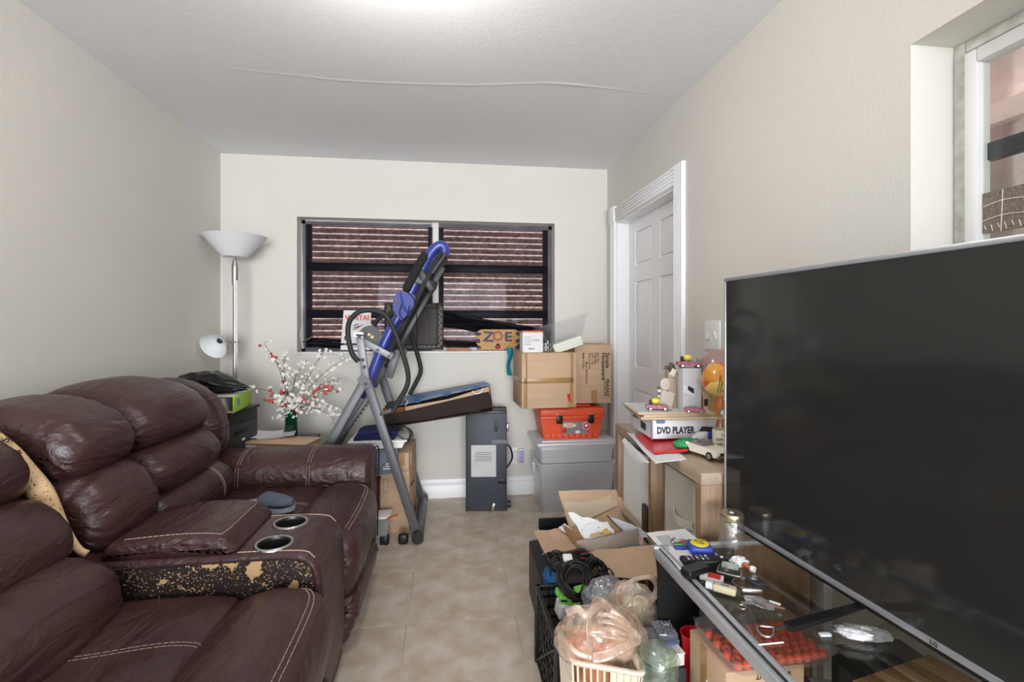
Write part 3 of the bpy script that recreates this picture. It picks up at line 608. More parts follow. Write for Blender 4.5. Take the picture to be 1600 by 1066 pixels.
for (px, Y, kd) in [((b[0]), b[1], b[2]) for b in BR]:
    tip = wv @ at(px[0], px[1], Y=Y); mid = top.lerp(tip, .5) + V((rnd.uniform(-.03, .03), rnd.uniform(-.02, .02), .05)); P = spline([top - V((0, 0, .12)), top, mid, tip], 10)
    bo = part('branch', G().tube(P, lambda t: .0032 * (1 - .7 * t), 5, raw=True), brm, vase)
    fl_ = G(); bu = G(); tw_ = G(); L_ = len(P)
    for i in range(10, L_):
        for rep in range(2 if kd == 'w' else 1):
            if rnd.random() < .2: continue
            p = P[i]; off = V((rnd.gauss(0, 1), rnd.gauss(0, 1), rnd.gauss(0, 1))).normalized() * rnd.uniform(.008, .038); q = p + off
            tw_.tube([p, q], .0011, 4, raw=True)
            if kd == 'w' or rnd.random() < .3: petal5(fl_, q, rnd.uniform(.010, .016), off + V((0, -.01, .01))); petal5(fl_, q + off * .15, rnd.uniform(.008, .012), V((rnd.uniform(-1, 1), -1, .3)))
            else: bu.ball(q, rnd.uniform(.008, .012), 8, 6)
    if len(tw_.bm.verts): part('twigs', tw_, brm, bo, kind='stuff')
    if len(fl_.bm.verts): part('blossoms', fl_, wp, bo, kind='stuff', flat=True)
    if len(bu.bm.verts): part('coral_buds', bu, rb, bo, kind='stuff')

# ================================================================ INVERSION TABLE
it = thing('inversion_table', 'folding inversion table with blue bed tube and grey steel A frame', 'exercise equipment', (-.4, 3.14, 0))
blue_m = mat('blue_painted_steel', (58, 72, 158), .32, var=.15, coat=.3); navy_m = mat('navy_fabric', (28, 32, 78), .7, var=.2); foam_m = mat('black_foam_grip', (40, 41, 43), .6, bump=.2, bs=150)
def bar(name, p0, p1, wd, th, side, m, bev=.006, parent=it, yr=True):
    """rectangular tube from p0 to p1; side = the direction its width is laid along"""
    p0, p1 = V(p0), V(p1); d = p1 - p0; z = d.normalized(); x = V(side); x = (x - z * x.dot(z)).normalized(); y = z.cross(x)
    g = G().box((0, 0, 0), (wd, th, d.length), bev=bev); mm = M.Translation((p0 + p1) / 2) @ M((x, y, z)).transposed().to_4x4()
    for v in g.bm.verts: v.co = mm @ v.co
    return part(name, g, m, parent, w=True)
YN, YR = 2.87, 3.42; lgr = mat('light_grey_paint', (146, 147, 152), .4, .1, var=.05)
for y, sgn in ((YN, -1), (YR, 1)):
    bar('front_leg', (-.168, y, .03), (-.452, y, .925), .05, .03, (1, 0, 0), frame_m)
    bar('pivot_arm', (-.452, y, .90), (-.492, y, 1.20), .042, .026, (1, 0, 0), lgr)
    bar('rear_leg', (-.95, y - .0, .03), (-.455, y, .93), .05, .03, (1, 0, 0), frame_m)
    part('hinge_cap', G().prism([(-.50, y + sgn * .017, .93), (-.475, y + sgn * .017, .965), (-.43, y + sgn * .017, .925), (-.425, y + sgn * .017, .89), (-.46, y + sgn * .017, .88)], (0, sgn * .008, 0)), frame_m, it, w=True)
    for p in ((-.452, .905), (-.462, 1.0), (-.47, 1.04), (-.486, 1.17)): part('bolt', G().cyl((p[0], y + sgn * .013, p[1]), (p[0], y + sgn * .032, p[1]), .010, n=12), dark_m, it, w=True)
part('floor_bar', G().cyl((-.165, YN - .02, .032), (-.165, YR + .03, .032), .03, n=24), frame_m, it, w=True)
part('rear_floor_bar', G().cyl((-.955, YN - .02, .03), (-.955, YR + .03, .03), .027, n=24), frame_m, it, w=True)
for x in (-.165, -.955):
    for y in (YN - .03, YR + .04): part('foot_cap', G().cyl((x, y - .02, .034), (x, y + .02, .034), .034, n=24), black_m, it, w=True)
for x in (-.35, -.245): part('wheel', G().box((x, YN - .03, .03), (.055, .04, .058), bev=.014, seg=3), black_m, it, w=True)
# handle loops with foam
def H_(px, Y): return [at(a, b, Y=Y) for a, b in px]
part('handle_loop', G().tube(H_([(560, 565), (550, 552), (544, 525), (546, 503), (560, 488), (580, 485), (600, 491), (612, 508), (624, 538), (634, 568), (638, 590), (634, 608), (622, 628), (614, 643)], 2.83), .014, 14), foam_m, it, w=True)
part('handle_loop', G().tube(H_([(584, 512), (590, 500), (606, 492), (628, 492), (638, 508), (648, 540), (656, 568), (657, 582), (650, 598), (640, 617)], 3.46), .015, 14), foam_m, it, w=True)
bar('handle_post', at(614, 640, Y=2.85), (-.40, 2.87, .72), .02, .02, (0, 1, 0), frame_m, .003)
# bed: blue tube, black inner rail, pads; seen almost edge on
bw = 3.0
bt = [(575, 600), (583, 578), (596, 545), (611, 514), (627, 487), (642, 455), (657, 425), (668, 403), (678, 389), (688, 383), (695, 388), (694, 400)]
part('bed_frame_tube', G().tube([at(a, b, Y=bw) for a, b in bt], .027, 16, flat=1.1), blue_m, it, w=True)
bt2 = [(584, 604), (592, 582), (606, 548), (620, 518), (636, 490), (651, 459), (665, 430), (676, 408), (688, 393)]
part('bed_frame_tube', G().tube([at(a, b, Y=3.32) for a, b in bt2], .022, 12), blue_m, it, w=True)
part('bed_foot_tube', G().tube([at(a, b, Y=bw) for a, b in [(577, 592), (570, 608), (563, 620)]], .026, 12), navy_m, it, w=True)
ax0, ax1 = at(590, 588, Y=3.12), at(697, 405, Y=3.12)
bar('main_shaft', at(586, 600, Y=3.12), at(692, 418, Y=3.12), .05, .035, (0, 1, 0), frame_m)
bar('inner_rail', at(604, 575, Y=3.1), at(676, 449, Y=3.1), .06, .04, (0, 1, 0), black_m)
bar('bed_board', at(607, 560, Y=3.12), at(690, 398, Y=3.12), .34, .03, (0, 1, 0), mat('black_nylon_pad', (38, 38, 40), .75, bump=.3, bs=120), .01)
bar('bed_rib', at(676, 432, Y=3.12), at(698, 400, Y=3.12), .36, .018, (0, 1, 0), dark_m)
hp_ = G().box((0, 0, 0), (.19, .05, .26), bev=.024, seg=4); z = (at(664, 400, Y=3.0) - at(636, 452, Y=3.0)).normalized(); x = V((0, 1, 0)); y = z.cross(x); mm = M.Translation(at(650, 427, Y=3.02)) @ M((x, y, z)).transposed().to_4x4()
for v in hp_.bm.verts: v.co = mm @ v.co
part('head_pad', hp_, mat('black_mesh_pad', (34, 34, 36), .85, bump=.6, bs=260), it, w=True)
bar('pad_strap', at(645, 434, Y=2.96), at(683, 448, Y=2.98), .01, .05, (0, 1, 0), black_m, .003)
bar('pad_strap', at(656, 424, Y=2.955), at(676, 455, Y=2.96), .008, .04, (0, 1, 0), black_m, .003)
# moulded blue cover
blue_d = mat('deep_blue_plastic', (48, 60, 140), .5, var=.1)
cv = [(613, 470), (617, 460), (627, 455), (641, 457), (650, 463), (646, 480), (636, 492), (628, 503), (620, 494), (614, 486)]
g = G().prism([at(a, b, Y=2.93) for a, b in cv], (0, .10, 0)); bmesh.ops.bevel(g.bm, geom=g.bm.edges[:], offset=.006, segments=2, affect='EDGES'); part('moulded_cover', g, blue_d, it, w=True)
part('cover_ridge', G().tube([at(625, 457, Y=2.925), at(631, 480, Y=2.92), at(640, 492, Y=2.925)], .006), blue_m, it, w=True); part('bolt', G().cyl(at(619, 471, Y=2.92), at(619, 471, Y=2.93), .013), dark_m, it, w=True)
part('brake_cable', G().tube([at(634, 455, Y=2.93), at(646, 466, Y=2.9), at(650, 486, Y=2.9), at(652, 520, Y=2.95), at(651, 545, Y=3.0)], .0028, 6), black_m, it, w=True)
part('brake_cable', G().tube([at(630, 470, Y=2.93), at(624, 490, Y=2.9), at(634, 500, Y=2.92), at(640, 478, Y=2.9)], .0026, 6), black_m, it, w=True)
# roller hinge arm and round plate
bar('roller_arm', at(566, 533, Y=2.90), at(613, 558, Y=2.90),   .036, .012, (0, 0, 1), lgr, .003)
for a, b in ((590, 547), (608, 557), (612, 552)): part('bolt', G().cyl(at(a, b, Y=2.885), at(a, b, Y=2.90), .009, n=12), dark_m, it, w=True)
ds = part('angle_disc', G().cyl(at(578, 526, Y=2.955), at(578, 526, Y=2.963), .064, n=36), dark_m, it, w=True)
q = at(579, 525, Y=2.955); g = G(); 
for dx_, dz_ in ((-.008, .008), (.009, -.006)): g.box((q.x + dx_, 2.953, q.z + dz_), (.015, .002, .015), (0, .5, 0))
part('warning_sticker', g, mat('pale_yellow_sticker', (226, 212, 140), .5), ds, w=True)
tg = part('white_tag', G().box(tuple(at(560, 523, Y=2.84)), (.055, .003, .03), (0, .1, 0)), paper_m, it, w=True)
part('print_line', G().box(tuple(at(562, 524, Y=2.837)), (.04, .001, .009), (0, .1, 0)), ink_m, tg, w=True)
bar('lower_bracket', at(621, 546, Y=3.05), at(607, 590, Y=3.05), .05, .035, (1, 0, 0), frame_m)
part('lock_knob', G().cyl(at(632, 550, Y=2.98), at(632, 550, Y=3.02), .016), black_m, it, w=True)
# leg boom with holes
p0, p1 = at(574, 628, Y=3.1), at(528, 692, Y=3.1)
bm_ = bar('ankle_boom', at(582, 612, Y=3.1), at(516, 706, Y=3.1), .035, .03, (0, 1, 0), frame_m)
for k in range(12):
    p = p0.lerp(p1, k / 11); part('adjustment_hole', G().box((p.x + .013, 3.082, p.z), (.008, .003, .012), (0, .6, 0)), ink_m, bm_, w=True)
part('ankle_roller', G().cyl(at(512, 700, Y=2.98), at(512, 700, Y=3.24), .035), foam_m, it, w=True)

# ================================================================ THINGS UNDER AND BESIDE THE TABLE
# cardboard carton on the floor
cb = thing('tall_shipping_carton', 'tall brown shipping carton standing inside the grey A frame', 'cardboard box', at(618, 834, Z=0) + V((0, .13, 0)), R(-3))
part('carton_body', G().b2((-.105, -.12, 0), (.085, .26, .365), bev=.003), card_m, cb); part('raised_flap', G().b2((.01, -.115, .366), (.083, .255, .47), bev=.003), card_m, cb)
part('flap', G().sheet(lambda u, v: (.0 + .085 * u, -.115 + .2 * v, .474 + .012 * sin(v * 2) * (1 - u * .4)), 6, 6, .004), card_m, cb)
part('tape', G().b2((.03, -.1165, .40), (.06, .257, .4725)), tape_m, cb)
part('shipping_label', G().b2((.0855, -.06, .38), (.087, -.01, .46)), paper_m, cb)
text('TOUR LAB', .035, ink_m, cb, (.0865, .02, .25), basis((.0865, .02, .25), (0, 1, -.1), (0, .1, 1)).to_3x3().to_4x4())
fr_ = G()
for lo, hi in (((-.065, -.1225, .24), (-.062, -.121, .32)), ((-.04, -.1225, .24), (-.037, -.121, .32)), ((-.065, -.1225, .24), (-.037, -.121, .243)), ((-.065, -.1225, .317), (-.037, -.121, .32))): fr_.b2(lo, hi)
part('printed_frame', fr_, grey_ink, cb); part('print_line', G().b2((-.09, -.1225, .035), (-.03, -.121, .04)), ink_m, cb)
# dark red bin, white basket behind sofa, orange tag
rbx = thing('maroon_storage_box', 'tall dark maroon box between sofa arm and brown carton', 'box', (-.448, 3.09, 0)); part('box_body', G().box((0, 0, .16), (.11, .26, .32), bev=.004), mat('maroon_card', (84, 16, 24), .6), rbx); part('lid', G().box((0, 0, .33), (.117, .267, .02), bev=.003), MATS['maroon_card'], rbx)
wb_ = thing('white_foot_tub', 'white tub edge showing beyond the sofa front by the carton', 'tub', (-.375, 2.865, 0)); part('tub_body', G().prism([(-.06, -.04, 0), (.03, -.04, 0), (.055, -.04, .15), (-.07, -.04, .15)], (0, .10, 0)), clear('milky_plastic', (200, 206, 204), .05, .3, .55, (214, 220, 216)), wb_)
part('tub_lid', G().box((-.01, .01, .158), (.14, .12, .014), bev=.005), white_m, wb_); part('orange_tag', G().tube([(.04, -.05, .15), (.07, -.055, .17), (.10, -.06, .18)], .006, 6), mat('orange_cord', (200, 90, 40), .6), wb_)
# appliance box on top and white tray with navy cloth
ab_ = thing('printed_appliance_box', 'grey printed appliance box on the brown carton under the white basket', 'box', (-.385, 3.04, .367)); part('box_body', G().box((0, 0, .0705), (.20, .20, .14), bev=.003), mat('grey_print_card', (104, 108, 120), .5, c2=(84, 88, 100), vs=6), ab_)
part('picture_print', G().box((-.015, -.1010, .085), (.09, .002, .08)), mat('grey_blue_print', (104, 124, 152), .5), ab_); 
for k in range(3): part('print_line', G().box((.05, -.1010, .06 - k * .014), (.07, .002, .006)), white_m, ab_)
part('food_print', G().ball((-.06, -.1005, .03), (.03, .002, .016)), mat('pale_peach_print', (220, 190, 160), .6), ab_)
bk = thing('white_storage_tray', 'white plastic tray holding navy cloth inside the A frame', 'basket', (-.405, 3.10, .510))
part('tray_body', G().prism([(-.16, -.13, .04), (-.14, -.13, 0), (.14, -.13, 0), (.16, -.13, .04), (.165, .13, .10), (-.17, .13, .09)][:4], (0, .26, 0)), white_m, bk); part('tray_rim', G().box((0, 0, .040), (.34, .28, .012), bev=.005), white_m, bk)
nv = thing('folded_navy_cloth', 'folded navy blue cloth piled on the white tray', 'cloth', (-.425, 3.09, .556))
for k in range(4):
    part('fold', G().sheet(lambda u, v, k=k: (-.13 + .235 * u + .01 * k, -.11 + .2 * v, .008 + .017 * k + .012 * noise.noise(V((u * 3, v * 3, k * 5))) - .012 * (abs(2 * u - 1) ** 6 + abs(2 * v - 1) ** 6)), 20, 16, .013), mat('navy_cloth', (26, 34, 84), .9, var=.2, bump=.4, bs=180), nv, ang=180)
cd = thing('black_cable_loop', 'black cable loop hanging over the right end of navy cloth', 'cable', (-.29, 3.02, .60))
part('cable', G().tube([(-.05, 0, .03), (0, -.02, .035), (.06, -.03, .02), (.085, -.02, -.02), (.05, -.03, -.045), (.0, -.03, -.02), (-.03, -.02, .01)], .005, 8), black_m, cd); part('cable', G().tube([(-.04, .02, .02), (.03, 0, .03), (.07, -.01, -.01), (.06, 0, -.06), (.03, -.01, -.07)], .005, 8), black_m, cd)
# long tilted box
Lb = thing('long_split_box', 'long blue topped split carton tilted from inversion table onto black case', 'cardboard box', (0, 3.33, 0))
q0, q1 = at(596, 652, Y=3.33), at(766, 618, Y=3.33)
def lbar(name, a0, a1, wd, th, m, **k): return bar(name, a0, a1, wd, th, (0, 1, 0), m, .002, Lb)
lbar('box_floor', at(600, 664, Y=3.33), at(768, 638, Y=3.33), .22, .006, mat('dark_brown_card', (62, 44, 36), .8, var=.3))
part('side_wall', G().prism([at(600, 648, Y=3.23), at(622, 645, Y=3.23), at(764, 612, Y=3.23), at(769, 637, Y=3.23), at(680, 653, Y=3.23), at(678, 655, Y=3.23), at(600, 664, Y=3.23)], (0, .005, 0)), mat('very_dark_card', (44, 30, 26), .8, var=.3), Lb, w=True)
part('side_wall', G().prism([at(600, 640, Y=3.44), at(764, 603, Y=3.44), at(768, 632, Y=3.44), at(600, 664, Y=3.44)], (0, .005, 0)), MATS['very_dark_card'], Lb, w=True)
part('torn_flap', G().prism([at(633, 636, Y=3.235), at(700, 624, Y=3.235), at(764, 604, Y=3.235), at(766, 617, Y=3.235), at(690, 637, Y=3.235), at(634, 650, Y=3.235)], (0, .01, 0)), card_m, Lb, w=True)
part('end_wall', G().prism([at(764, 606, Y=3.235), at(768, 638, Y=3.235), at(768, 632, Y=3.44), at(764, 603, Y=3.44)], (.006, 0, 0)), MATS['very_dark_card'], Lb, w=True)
part('rust_flap', G().prism([at(598, 638, Y=3.25), at(632, 636, Y=3.25), at(632, 650, Y=3.25), at(600, 652, Y=3.25)], (0, .006, 0)), mat('rust_card', (128, 66, 36), .7), Lb, w=True)
bl_ = mat('blue_printed_card', (62, 112, 168), .4, c2=(74, 88, 112), vs=3)
g = G(); 
def lidf(u, v):
    a = at(630 + 136 * u, 631 - 30 * u - 2 * sin(u * 3), Y=3.22); b = at(632 + 125 * u, 619 - 23 * u, Y=3.42); p = a.lerp(b, v); 
    if v == 0: p.z -= .012 * max(0, noise.noise(V((u * 9, 2, 0)))) * 3
    return p
g.sheet(lidf, 40, 6, .006); part('blue_lid', g, bl_, Lb, w=True)
lbar('grey_lid_end', at(604, 633, Y=3.3), at(634, 627, Y=3.3), .2, .012, dark_m)
part('white_strap', G().tube([at(633, 634, Y=3.215), at(637, 628, Y=3.215), at(634, 624, Y=3.3)], .003, 6), white_m, Lb, w=True); part('handle_ring', G().tube([at(738, 611, Y=3.218), at(742, 615, Y=3.215), at(750, 614, Y=3.215), at(755, 607, Y=3.218)], .004, 6), white_m, Lb, w=True)
part('inner_sleeve', G().prism([at(598, 653, Y=3.24), at(632, 650, Y=3.24), at(630, 656, Y=3.24), at(600, 660, Y=3.24)], (0, .15, 0)), mat('lilac_card', (140, 144, 164), .5), Lb, w=True)
# black case
bc = thing('black_hard_case', 'tall black folding case standing on end against the wall', 'case', (.262, 3.30, 0), R(-6))
cm = mat('charcoal_vinyl', (62, 66, 76), .5, var=.12, bump=.1, bs=300)
part('case_shell', G().box((0, .035, .335), (.27, .13, .665), bev=.006), black_m, bc); part('front_panel', G().box((0, -.033, .328), (.262, .012, .645), bev=.004), cm, bc)
part('edge_piping', G().tube([(-.132, -.034, .002), (-.132, -.034, .65), (.132, -.034, .65), (.132, -.034, .002)], .004, 6, raw=True), black_m, bc)
lb_ = part('paper_label', G().box((-.018, -.041, .335), (.165, .002, .21)), mat('grey_paper', (198, 200, 202), .8), bc)
for k in range(5): part('print_line', G().box((-.02, -.0425, .39 - k * .013), (.11, .001, .005)), grey_ink, lb_)
st_ = part('strap', G().box((.09, -.042, .462), (.11, .008, .028), bev=.003), mat('grey_webbing', (120, 124, 130), .8), bc); part('strap', G().box((.105, -.041, .20), (.05, .006, .03), bev=.002), black_m, bc)
part('latch', G().box((.065, -.045, .565), (.02, .01, .065), bev=.004), dark_m, bc); part('latch', G().box((.045, -.047, .03), (.022, .016, .06), (0, .3, 0), bev=.006), steel_m, bc)
part('carry_handle', G().tube([(.137, .0, .43), (.155, 0, .42), (.172, 0, .37), (.168, 0, .33), (.137, 0, .28)], .006, 8), black_m, bc)
part('corner_latch', G().box((.142, .02, .545), (.014, .04, .05), bev=.004), steel_m, bc); part('caster', G().cyl((.14, .03, .025), (.165, .03, .025), .022), dark_m, bc)
part('top_rim', G().tube([(-.132, .10, .668), (.132, .10, .668), (.132, -.03, .655)], .004, 6, raw=True), black_m, bc)

# ================================================================ SILL
sy = YB + .045
pc = thing('white_poster_card', 'white card with orange lettering leaning on the left sill', 'poster', at(553, 547, Y=sy)); zc0 = pc.location.z
g = G().prism([at(537, 485, Y=sy + .02), at(580, 485, Y=sy + .02), at(578, 547, Y=sy - .01), at(532, 547, Y=sy - .01)], (0, .004, 0)); part('card', g, paper_m, pc, w=True)
def wtext(s, size, m, par, px, Y, tilt=0, sx=1.0, roll=0): text(s, size, m, par, at(*px, Y=Y), M.Rotation(R(roll), 4, 'Y') @ M.Rotation(R(90 - tilt), 4, 'X'), w=True, sx=sx, bold=.03)
orl = mat('orange_red_print', (222, 84, 34), .5); wtext('Vi  RTAI', .050, orl, pc, (558, 497), sy + .006, 0, .95); drp = mat('dark_red_print', (170, 50, 40), .5)
for (a, b), (c, d_), m_ in (((552, 509), (560, 506), mat('blue_brush_print', (70, 90, 150), .5)), ((553, 512), (567, 508), drp), ((551, 515), (562, 511), drp)): part('brush_stroke', G().tube([at(a, b, Y=sy + .004), at(c, d_, Y=sy + .004)], .004, 6, flat=.4), m_, pc, w=True)
wtext('E', .04, ink_m, pc, (540, 529), sy - .006, 0); wtext('READY', .022, grey_ink, pc, (552, 541), sy - .010)
part('print_line', G().box(tuple(at(552, 538, Y=sy - .009)), (.12, .002, .012)), ink_m, pc, w=True)
lp = thing('black_reptile_panel', 'black framed embossed reptile skin picture leaning on the middle sill', 'picture', at(647, 547, Y=sy)); fy = sy - .005
cor = [at(601, 473, Y=fy), at(693, 473, Y=fy), at(693, 547, Y=fy), at(600, 547, Y=fy)]
lk = mat('black_lacquer', (18, 14, 13), .5, c2=(44, 26, 20), vs=12, bump=.3, bs=40)
g = G(); xs = [cor[0].x, cor[1].x]; zz = [cor[3].z, cor[0].z]
part('backing', G().b2((xs[0] + .01, fy, zz[0] + .01), (xs[1] - .01, fy + .008, zz[1] - .01)), lk, lp, w=True)
for lo, hi in (((xs[0], fy - .012, zz[0]), (xs[0] + .05, fy + .008, zz[1])), ((xs[1] - .05, fy - .012, zz[0]), (xs[1], fy + .008, zz[1])), ((xs[0] + .05, fy - .012, zz[0]), (xs[1] - .05, fy + .008, zz[0] + .04)), ((xs[0] + .05, fy - .012, zz[1] - .04), (xs[1] - .05, fy + .008, zz[1]))): part('picture_frame', G().b2(lo, hi, bev=.004), lk, lp, w=True)
pal = mat('cream_relief', (196, 182, 168), .5); rr = random.Random(3)
for x in (xs[0] + .025, xs[1] - .025):
    for k in range(7): part('carved_link', G().tube([(x - .012, fy - .0135, zz[0] + .03 + k * .042), (x + .012, fy - .0135, zz[0] + .045 + k * .042), (x - .008, fy - .0135, zz[0] + .062 + k * .042)], .0018, 5), pal, lp, w=True)
for k in range(12):
    x = xs[0] + .04 + k * (xs[1] - xs[0] - .08) / 11; part('carved_link', G().tube([(x - .008, fy - .0135, zz[0] + .014), (x, fy - .0135, zz[0] + .026), (x + .012, fy - .0135, zz[0] + .016)], .0016, 5), pal, lp, w=True)
cxm = (xs[0] + xs[1]) / 2 + .07; g = G()
for k in range(9): g.tube([(cxm - .05 - .01 * sin(k), fy - .004, zz[0] + .07 + k * .026), (cxm, fy - .006, zz[0] + .082 + k * .026), (cxm + .05, fy - .004, zz[0] + .066 + k * .026)], .0016, 5)
for dx_ in (-.035, 0, .03): g.tube([(cxm + dx_, fy - .004, zz[0] + .06), (cxm + dx_ * 1.3, fy - .006, zz[0] + .17), (cxm + dx_ * .8, fy - .004, zz[1] - .06)], .0016, 5)
part('scale_relief', g, mat('grey_relief', (84, 74, 68), .5), lp, w=True)
g = G().tube([(xs[0] + .10, fy - .006, zz[0] + .07), (xs[0] + .15, fy - .008, zz[0] + .12), (xs[0] + .13, fy - .006, zz[0] + .2), (xs[0] + .18, fy - .006, zz[0] + .25)], .012, 8, flat=.5); part('reptile_relief', g, lk, lp, w=True)
zs_ = thing('wooden_name_sign', 'carved wooden sign painted with the letters ZOE on the sill', 'sign', at(778, 547, Y=sy)); zy = sy - .02
out_ = [(745, 519), (752, 515), (805, 515), (812, 519), (808, 523), (813, 527), (808, 531), (812, 536), (807, 541), (810, 546), (746, 547), (749, 541), (744, 537), (750, 531), (744, 527), (749, 523)]
ow = wood('golden_sign_wood', (196, 146, 76), (162, 112, 52), (2, 2, 30)); part('board', G().prism([at(a, b, Y=zy) for a, b in out_], (0, .02, 0)), ow, zs_, w=True)
nb = mat('navy_paint', (36, 40, 66), .5); wtext('Z', .10, nb, zs_, (763, 527), zy - .001, 0, 1.2, 4); wtext('O', .10, mat('rust_paint', (150, 74, 30), .5), zs_, (778, 526), zy - .001); wtext('E', .095, nb, zs_, (794, 527), zy - .001, 0, 1.2)
for a, b in ((748, 522), (747, 534), (748, 543), (809, 521), (809, 533), (808, 543)): p = at(a, b, Y=zy - .002); part('painted_spot', G().ball(p, (.018, .002, .011)), nb, zs_, w=True)
p = at(778, 542, Y=zy - .003); part('ladybird_knob', G().ball(p, (.02, .008, .016)), mat('crimson_paint', (150, 30, 50), .4), zs_, w=True); part('ladybird_head', G().ball(p + V((0, 0, .016)), (.012, .008, .008)), ink_m, zs_, w=True)
wd = solo('driftwood_piece', G().prism([at(a, b, Y=YB - .02) for a, b in [(696, 544), (706, 543), (733, 544), (738, 548), (732, 549), (700, 549)]], (0, .06, 0)), wood('reddish_wood', (170, 104, 58), (120, 66, 34)), 'flat piece of reddish wood on the sill left of the wooden sign', 'wood piece')
# ================================================================ STACK IN THE FAR RIGHT CORNER
milky = clear('milky_bin_plastic', (255, 255, 255), .05, .3, .66, (248, 251, 255), film=.05, fs=4)
def tub(o, w0, d0, w1, d1, h, m, t=.004, rim=.012, name='bin_body'):
    """open tapered tub: base w0 x d0, mouth w1 x d1, height h, standing at the origin"""
    g = G(); rr = .03
    def ring(w_, d_, z, r=rr):
        P = []
        for cx_, cy_, a0 in ((w_ / 2 - r, d_ / 2 - r, 0), (-w_ / 2 + r, d_ / 2 - r, 90), (-w_ / 2 + r, -d_ / 2 + r, 180), (w_ / 2 - r, -d_ / 2 + r, 270)):
            for k in range(5): a = R(a0 + k * 22.5); P.append(g.bm.verts.new((cx_ + r * cos(a), cy_ + r * sin(a), z)))
        return P
    L_ = [(w0, d0, 0), (w0 + (w1 - w0) * .75, d0 + (d1 - d0) * .75, h * .75), (w0 + (w1 - w0) * .75 + .01, d0 + (d1 - d0) * .75 + .01, h * .78), (w1, d1, h - .008), (w1 + 2 * rim, d1 + 2 * rim, h - .006), (w1 + 2 * rim, d1 + 2 * rim, h), (w1, d1, h)]
    Q = [ring(*a) for a in L_]; n = len(Q[0])
    for A, B in zip(Q, Q[1:]):
        for j in range(n): g.bm.faces.new((A[j], A[(j + 1) % n], B[(j + 1) % n], B[j]))
    g.bm.faces.new(Q[0][::-1]); return part(name, g, m, o)
bin1 = thing('clear_storage_bin', 'large translucent storage bin at the bottom of the corner stack', 'storage bin', (.855, 3.345, 0)); tub(bin1, .47, .33, .51, .36, .325, milky)
part('clip_handle', G().box((-.27, 0, .27), (.02, .10, .07), bev=.006), milky, bin1)
part('packed_contents', G().box((0, 0, .045), (.42, .28, .075), bev=.01), mat('grey_contents', (150, 153, 160), .7, var=.1, vs=3), bin1)
bin2 = thing('clear_storage_bin', 'shallow translucent bin with lid under the orange toolbox', 'storage bin', (.855, 3.345, .327)); tub(bin2, .48, .335, .51, .36, .115, milky)
mlid = clear('milky_lid_plastic', (255, 255, 255), .06, .3, .85, (244, 246, 250)); part('bin_lid', G().box((0, 0, .126), (.55, .40, .02), bev=.008), mlid, bin2); part('lid_ridge', G().box((0, 0, .139), (.47, .32, .008), bev=.003), mlid, bin2)
tx = thing('orange_toolbox', 'orange plastic toolbox with two black latches and round stickers', 'toolbox', (.832, 3.345, .471))
part('toolbox_body', G().prism([(-.19, -.11, 0), (.185, -.11, 0), (.21, -.125, .15), (-.215, -.125, .15)], (0, .24, 0)), orange_m, tx)
part('toolbox_lid', G().box((0, -.003, .18), (.445, .262, .055), bev=.014, seg=3), orange_m, tx); part('lid_lip', G().box((0, -.004, .148), (.44, .27, .018), bev=.004), orange_m, tx)
part('lid_handle', G().box((.02, -.02, .212), (.26, .05, .014), bev=.006), orange_m, tx)
for x in (-.09, .125): part('latch', G().box((x, -.137, .135), (.042, .016, .055), bev=.005), black_m, tx); part('latch_recess', G().box((x, -.130, .165), (.055, .012, .03), bev=.004), orange_m, tx)
for k in range(9): part('rib', G().box((-.165 + k * .041, -.116, .022), (.034, .014, .034), bev=.004), orange_m, tx)
stk = part('metal_sticker', G().box((.02, -.124, .075), (.175, .004, .085), (.09, 0, 0), bev=.001), mat('grey_sticker', (136, 136, 140), .4), tx)
part('badge', G().cyl((.093, -.131, .088), (.093, -.127, .088), .029, n=28), red_m, stk); part('badge_ring', G().tube([(.093 + .024 * cos(a * pi / 8), -.1315, .088 + .024 * sin(a * pi / 8)) for a in range(16)], .0025, 5, True, 1), white_m, stk)
part('badge_mark', G().box((.093, -.132, .09), (.016, .002, .02), (0, .7, 0)), white_m, stk)
part('badge', G().ball((-.02, -.129, .093), (.045, .002, .014)), mat('cream_red_badge', (236, 214, 200), .5), stk); text('TRUST', .017, red_m, stk, (-.02, -.1315, .093), (R(90), 0, 0)); part('badge', G().ball((-.055, -.128, .06), (.014, .002, .018)), red_m, stk); part('badge', G().box((.035, -.126, .048), (.03, .003, .016)), white_m, stk)
bl = thing('plain_taped_carton', 'plain brown carton with tape and red corner mark on the toolbox', 'cardboard box', (.645, 3.27, .702), R(2))
part('carton_body', G().box((0, 0, .177), (.36, .33, .354), bev=.003), card_m, bl)
for lo, hi in (((-.182, -.168, .16), (.16, .167, .195)), ((-.168, -.168, .002), (-.145, -.1645, .352)), ((.135, -.168, .002), (.158, -.1645, .352))): part('tape', G().b2(lo, hi, bev=.0005), tape_m, bl)
part('red_mark', G().prism([(.115, -.1695, .09), (.138, -.1695, .09), (.138, -.1695, .03), (.125, -.1695, .045)], (0, .001, 0)), red_m, bl); part('torn_corner', G().sheet(lambda u, v: (.12 + .055 * u, -.17 - .012 * v * u, .022 - .014 * v), 4, 4, .003), card2_m, bl)
br = thing('printed_carton', 'tall brown carton with sideways black print at the right of the stack', 'cardboard box', (.985, 3.39, .702), R(-3))
part('carton_body', G().box((.01, 0, .2), (.25, .26, .4), bev=.003), card_m, br); part('dark_side_strip', G().box((-.118, -.129, .2), (.008, .008, .4), bev=.001), card2_m, br)  # narrow strip of darker card up the left front edge
B90 = M.Rotation(R(90), 4, 'X') @ M.Rotation(R(-90), 4, 'Z')
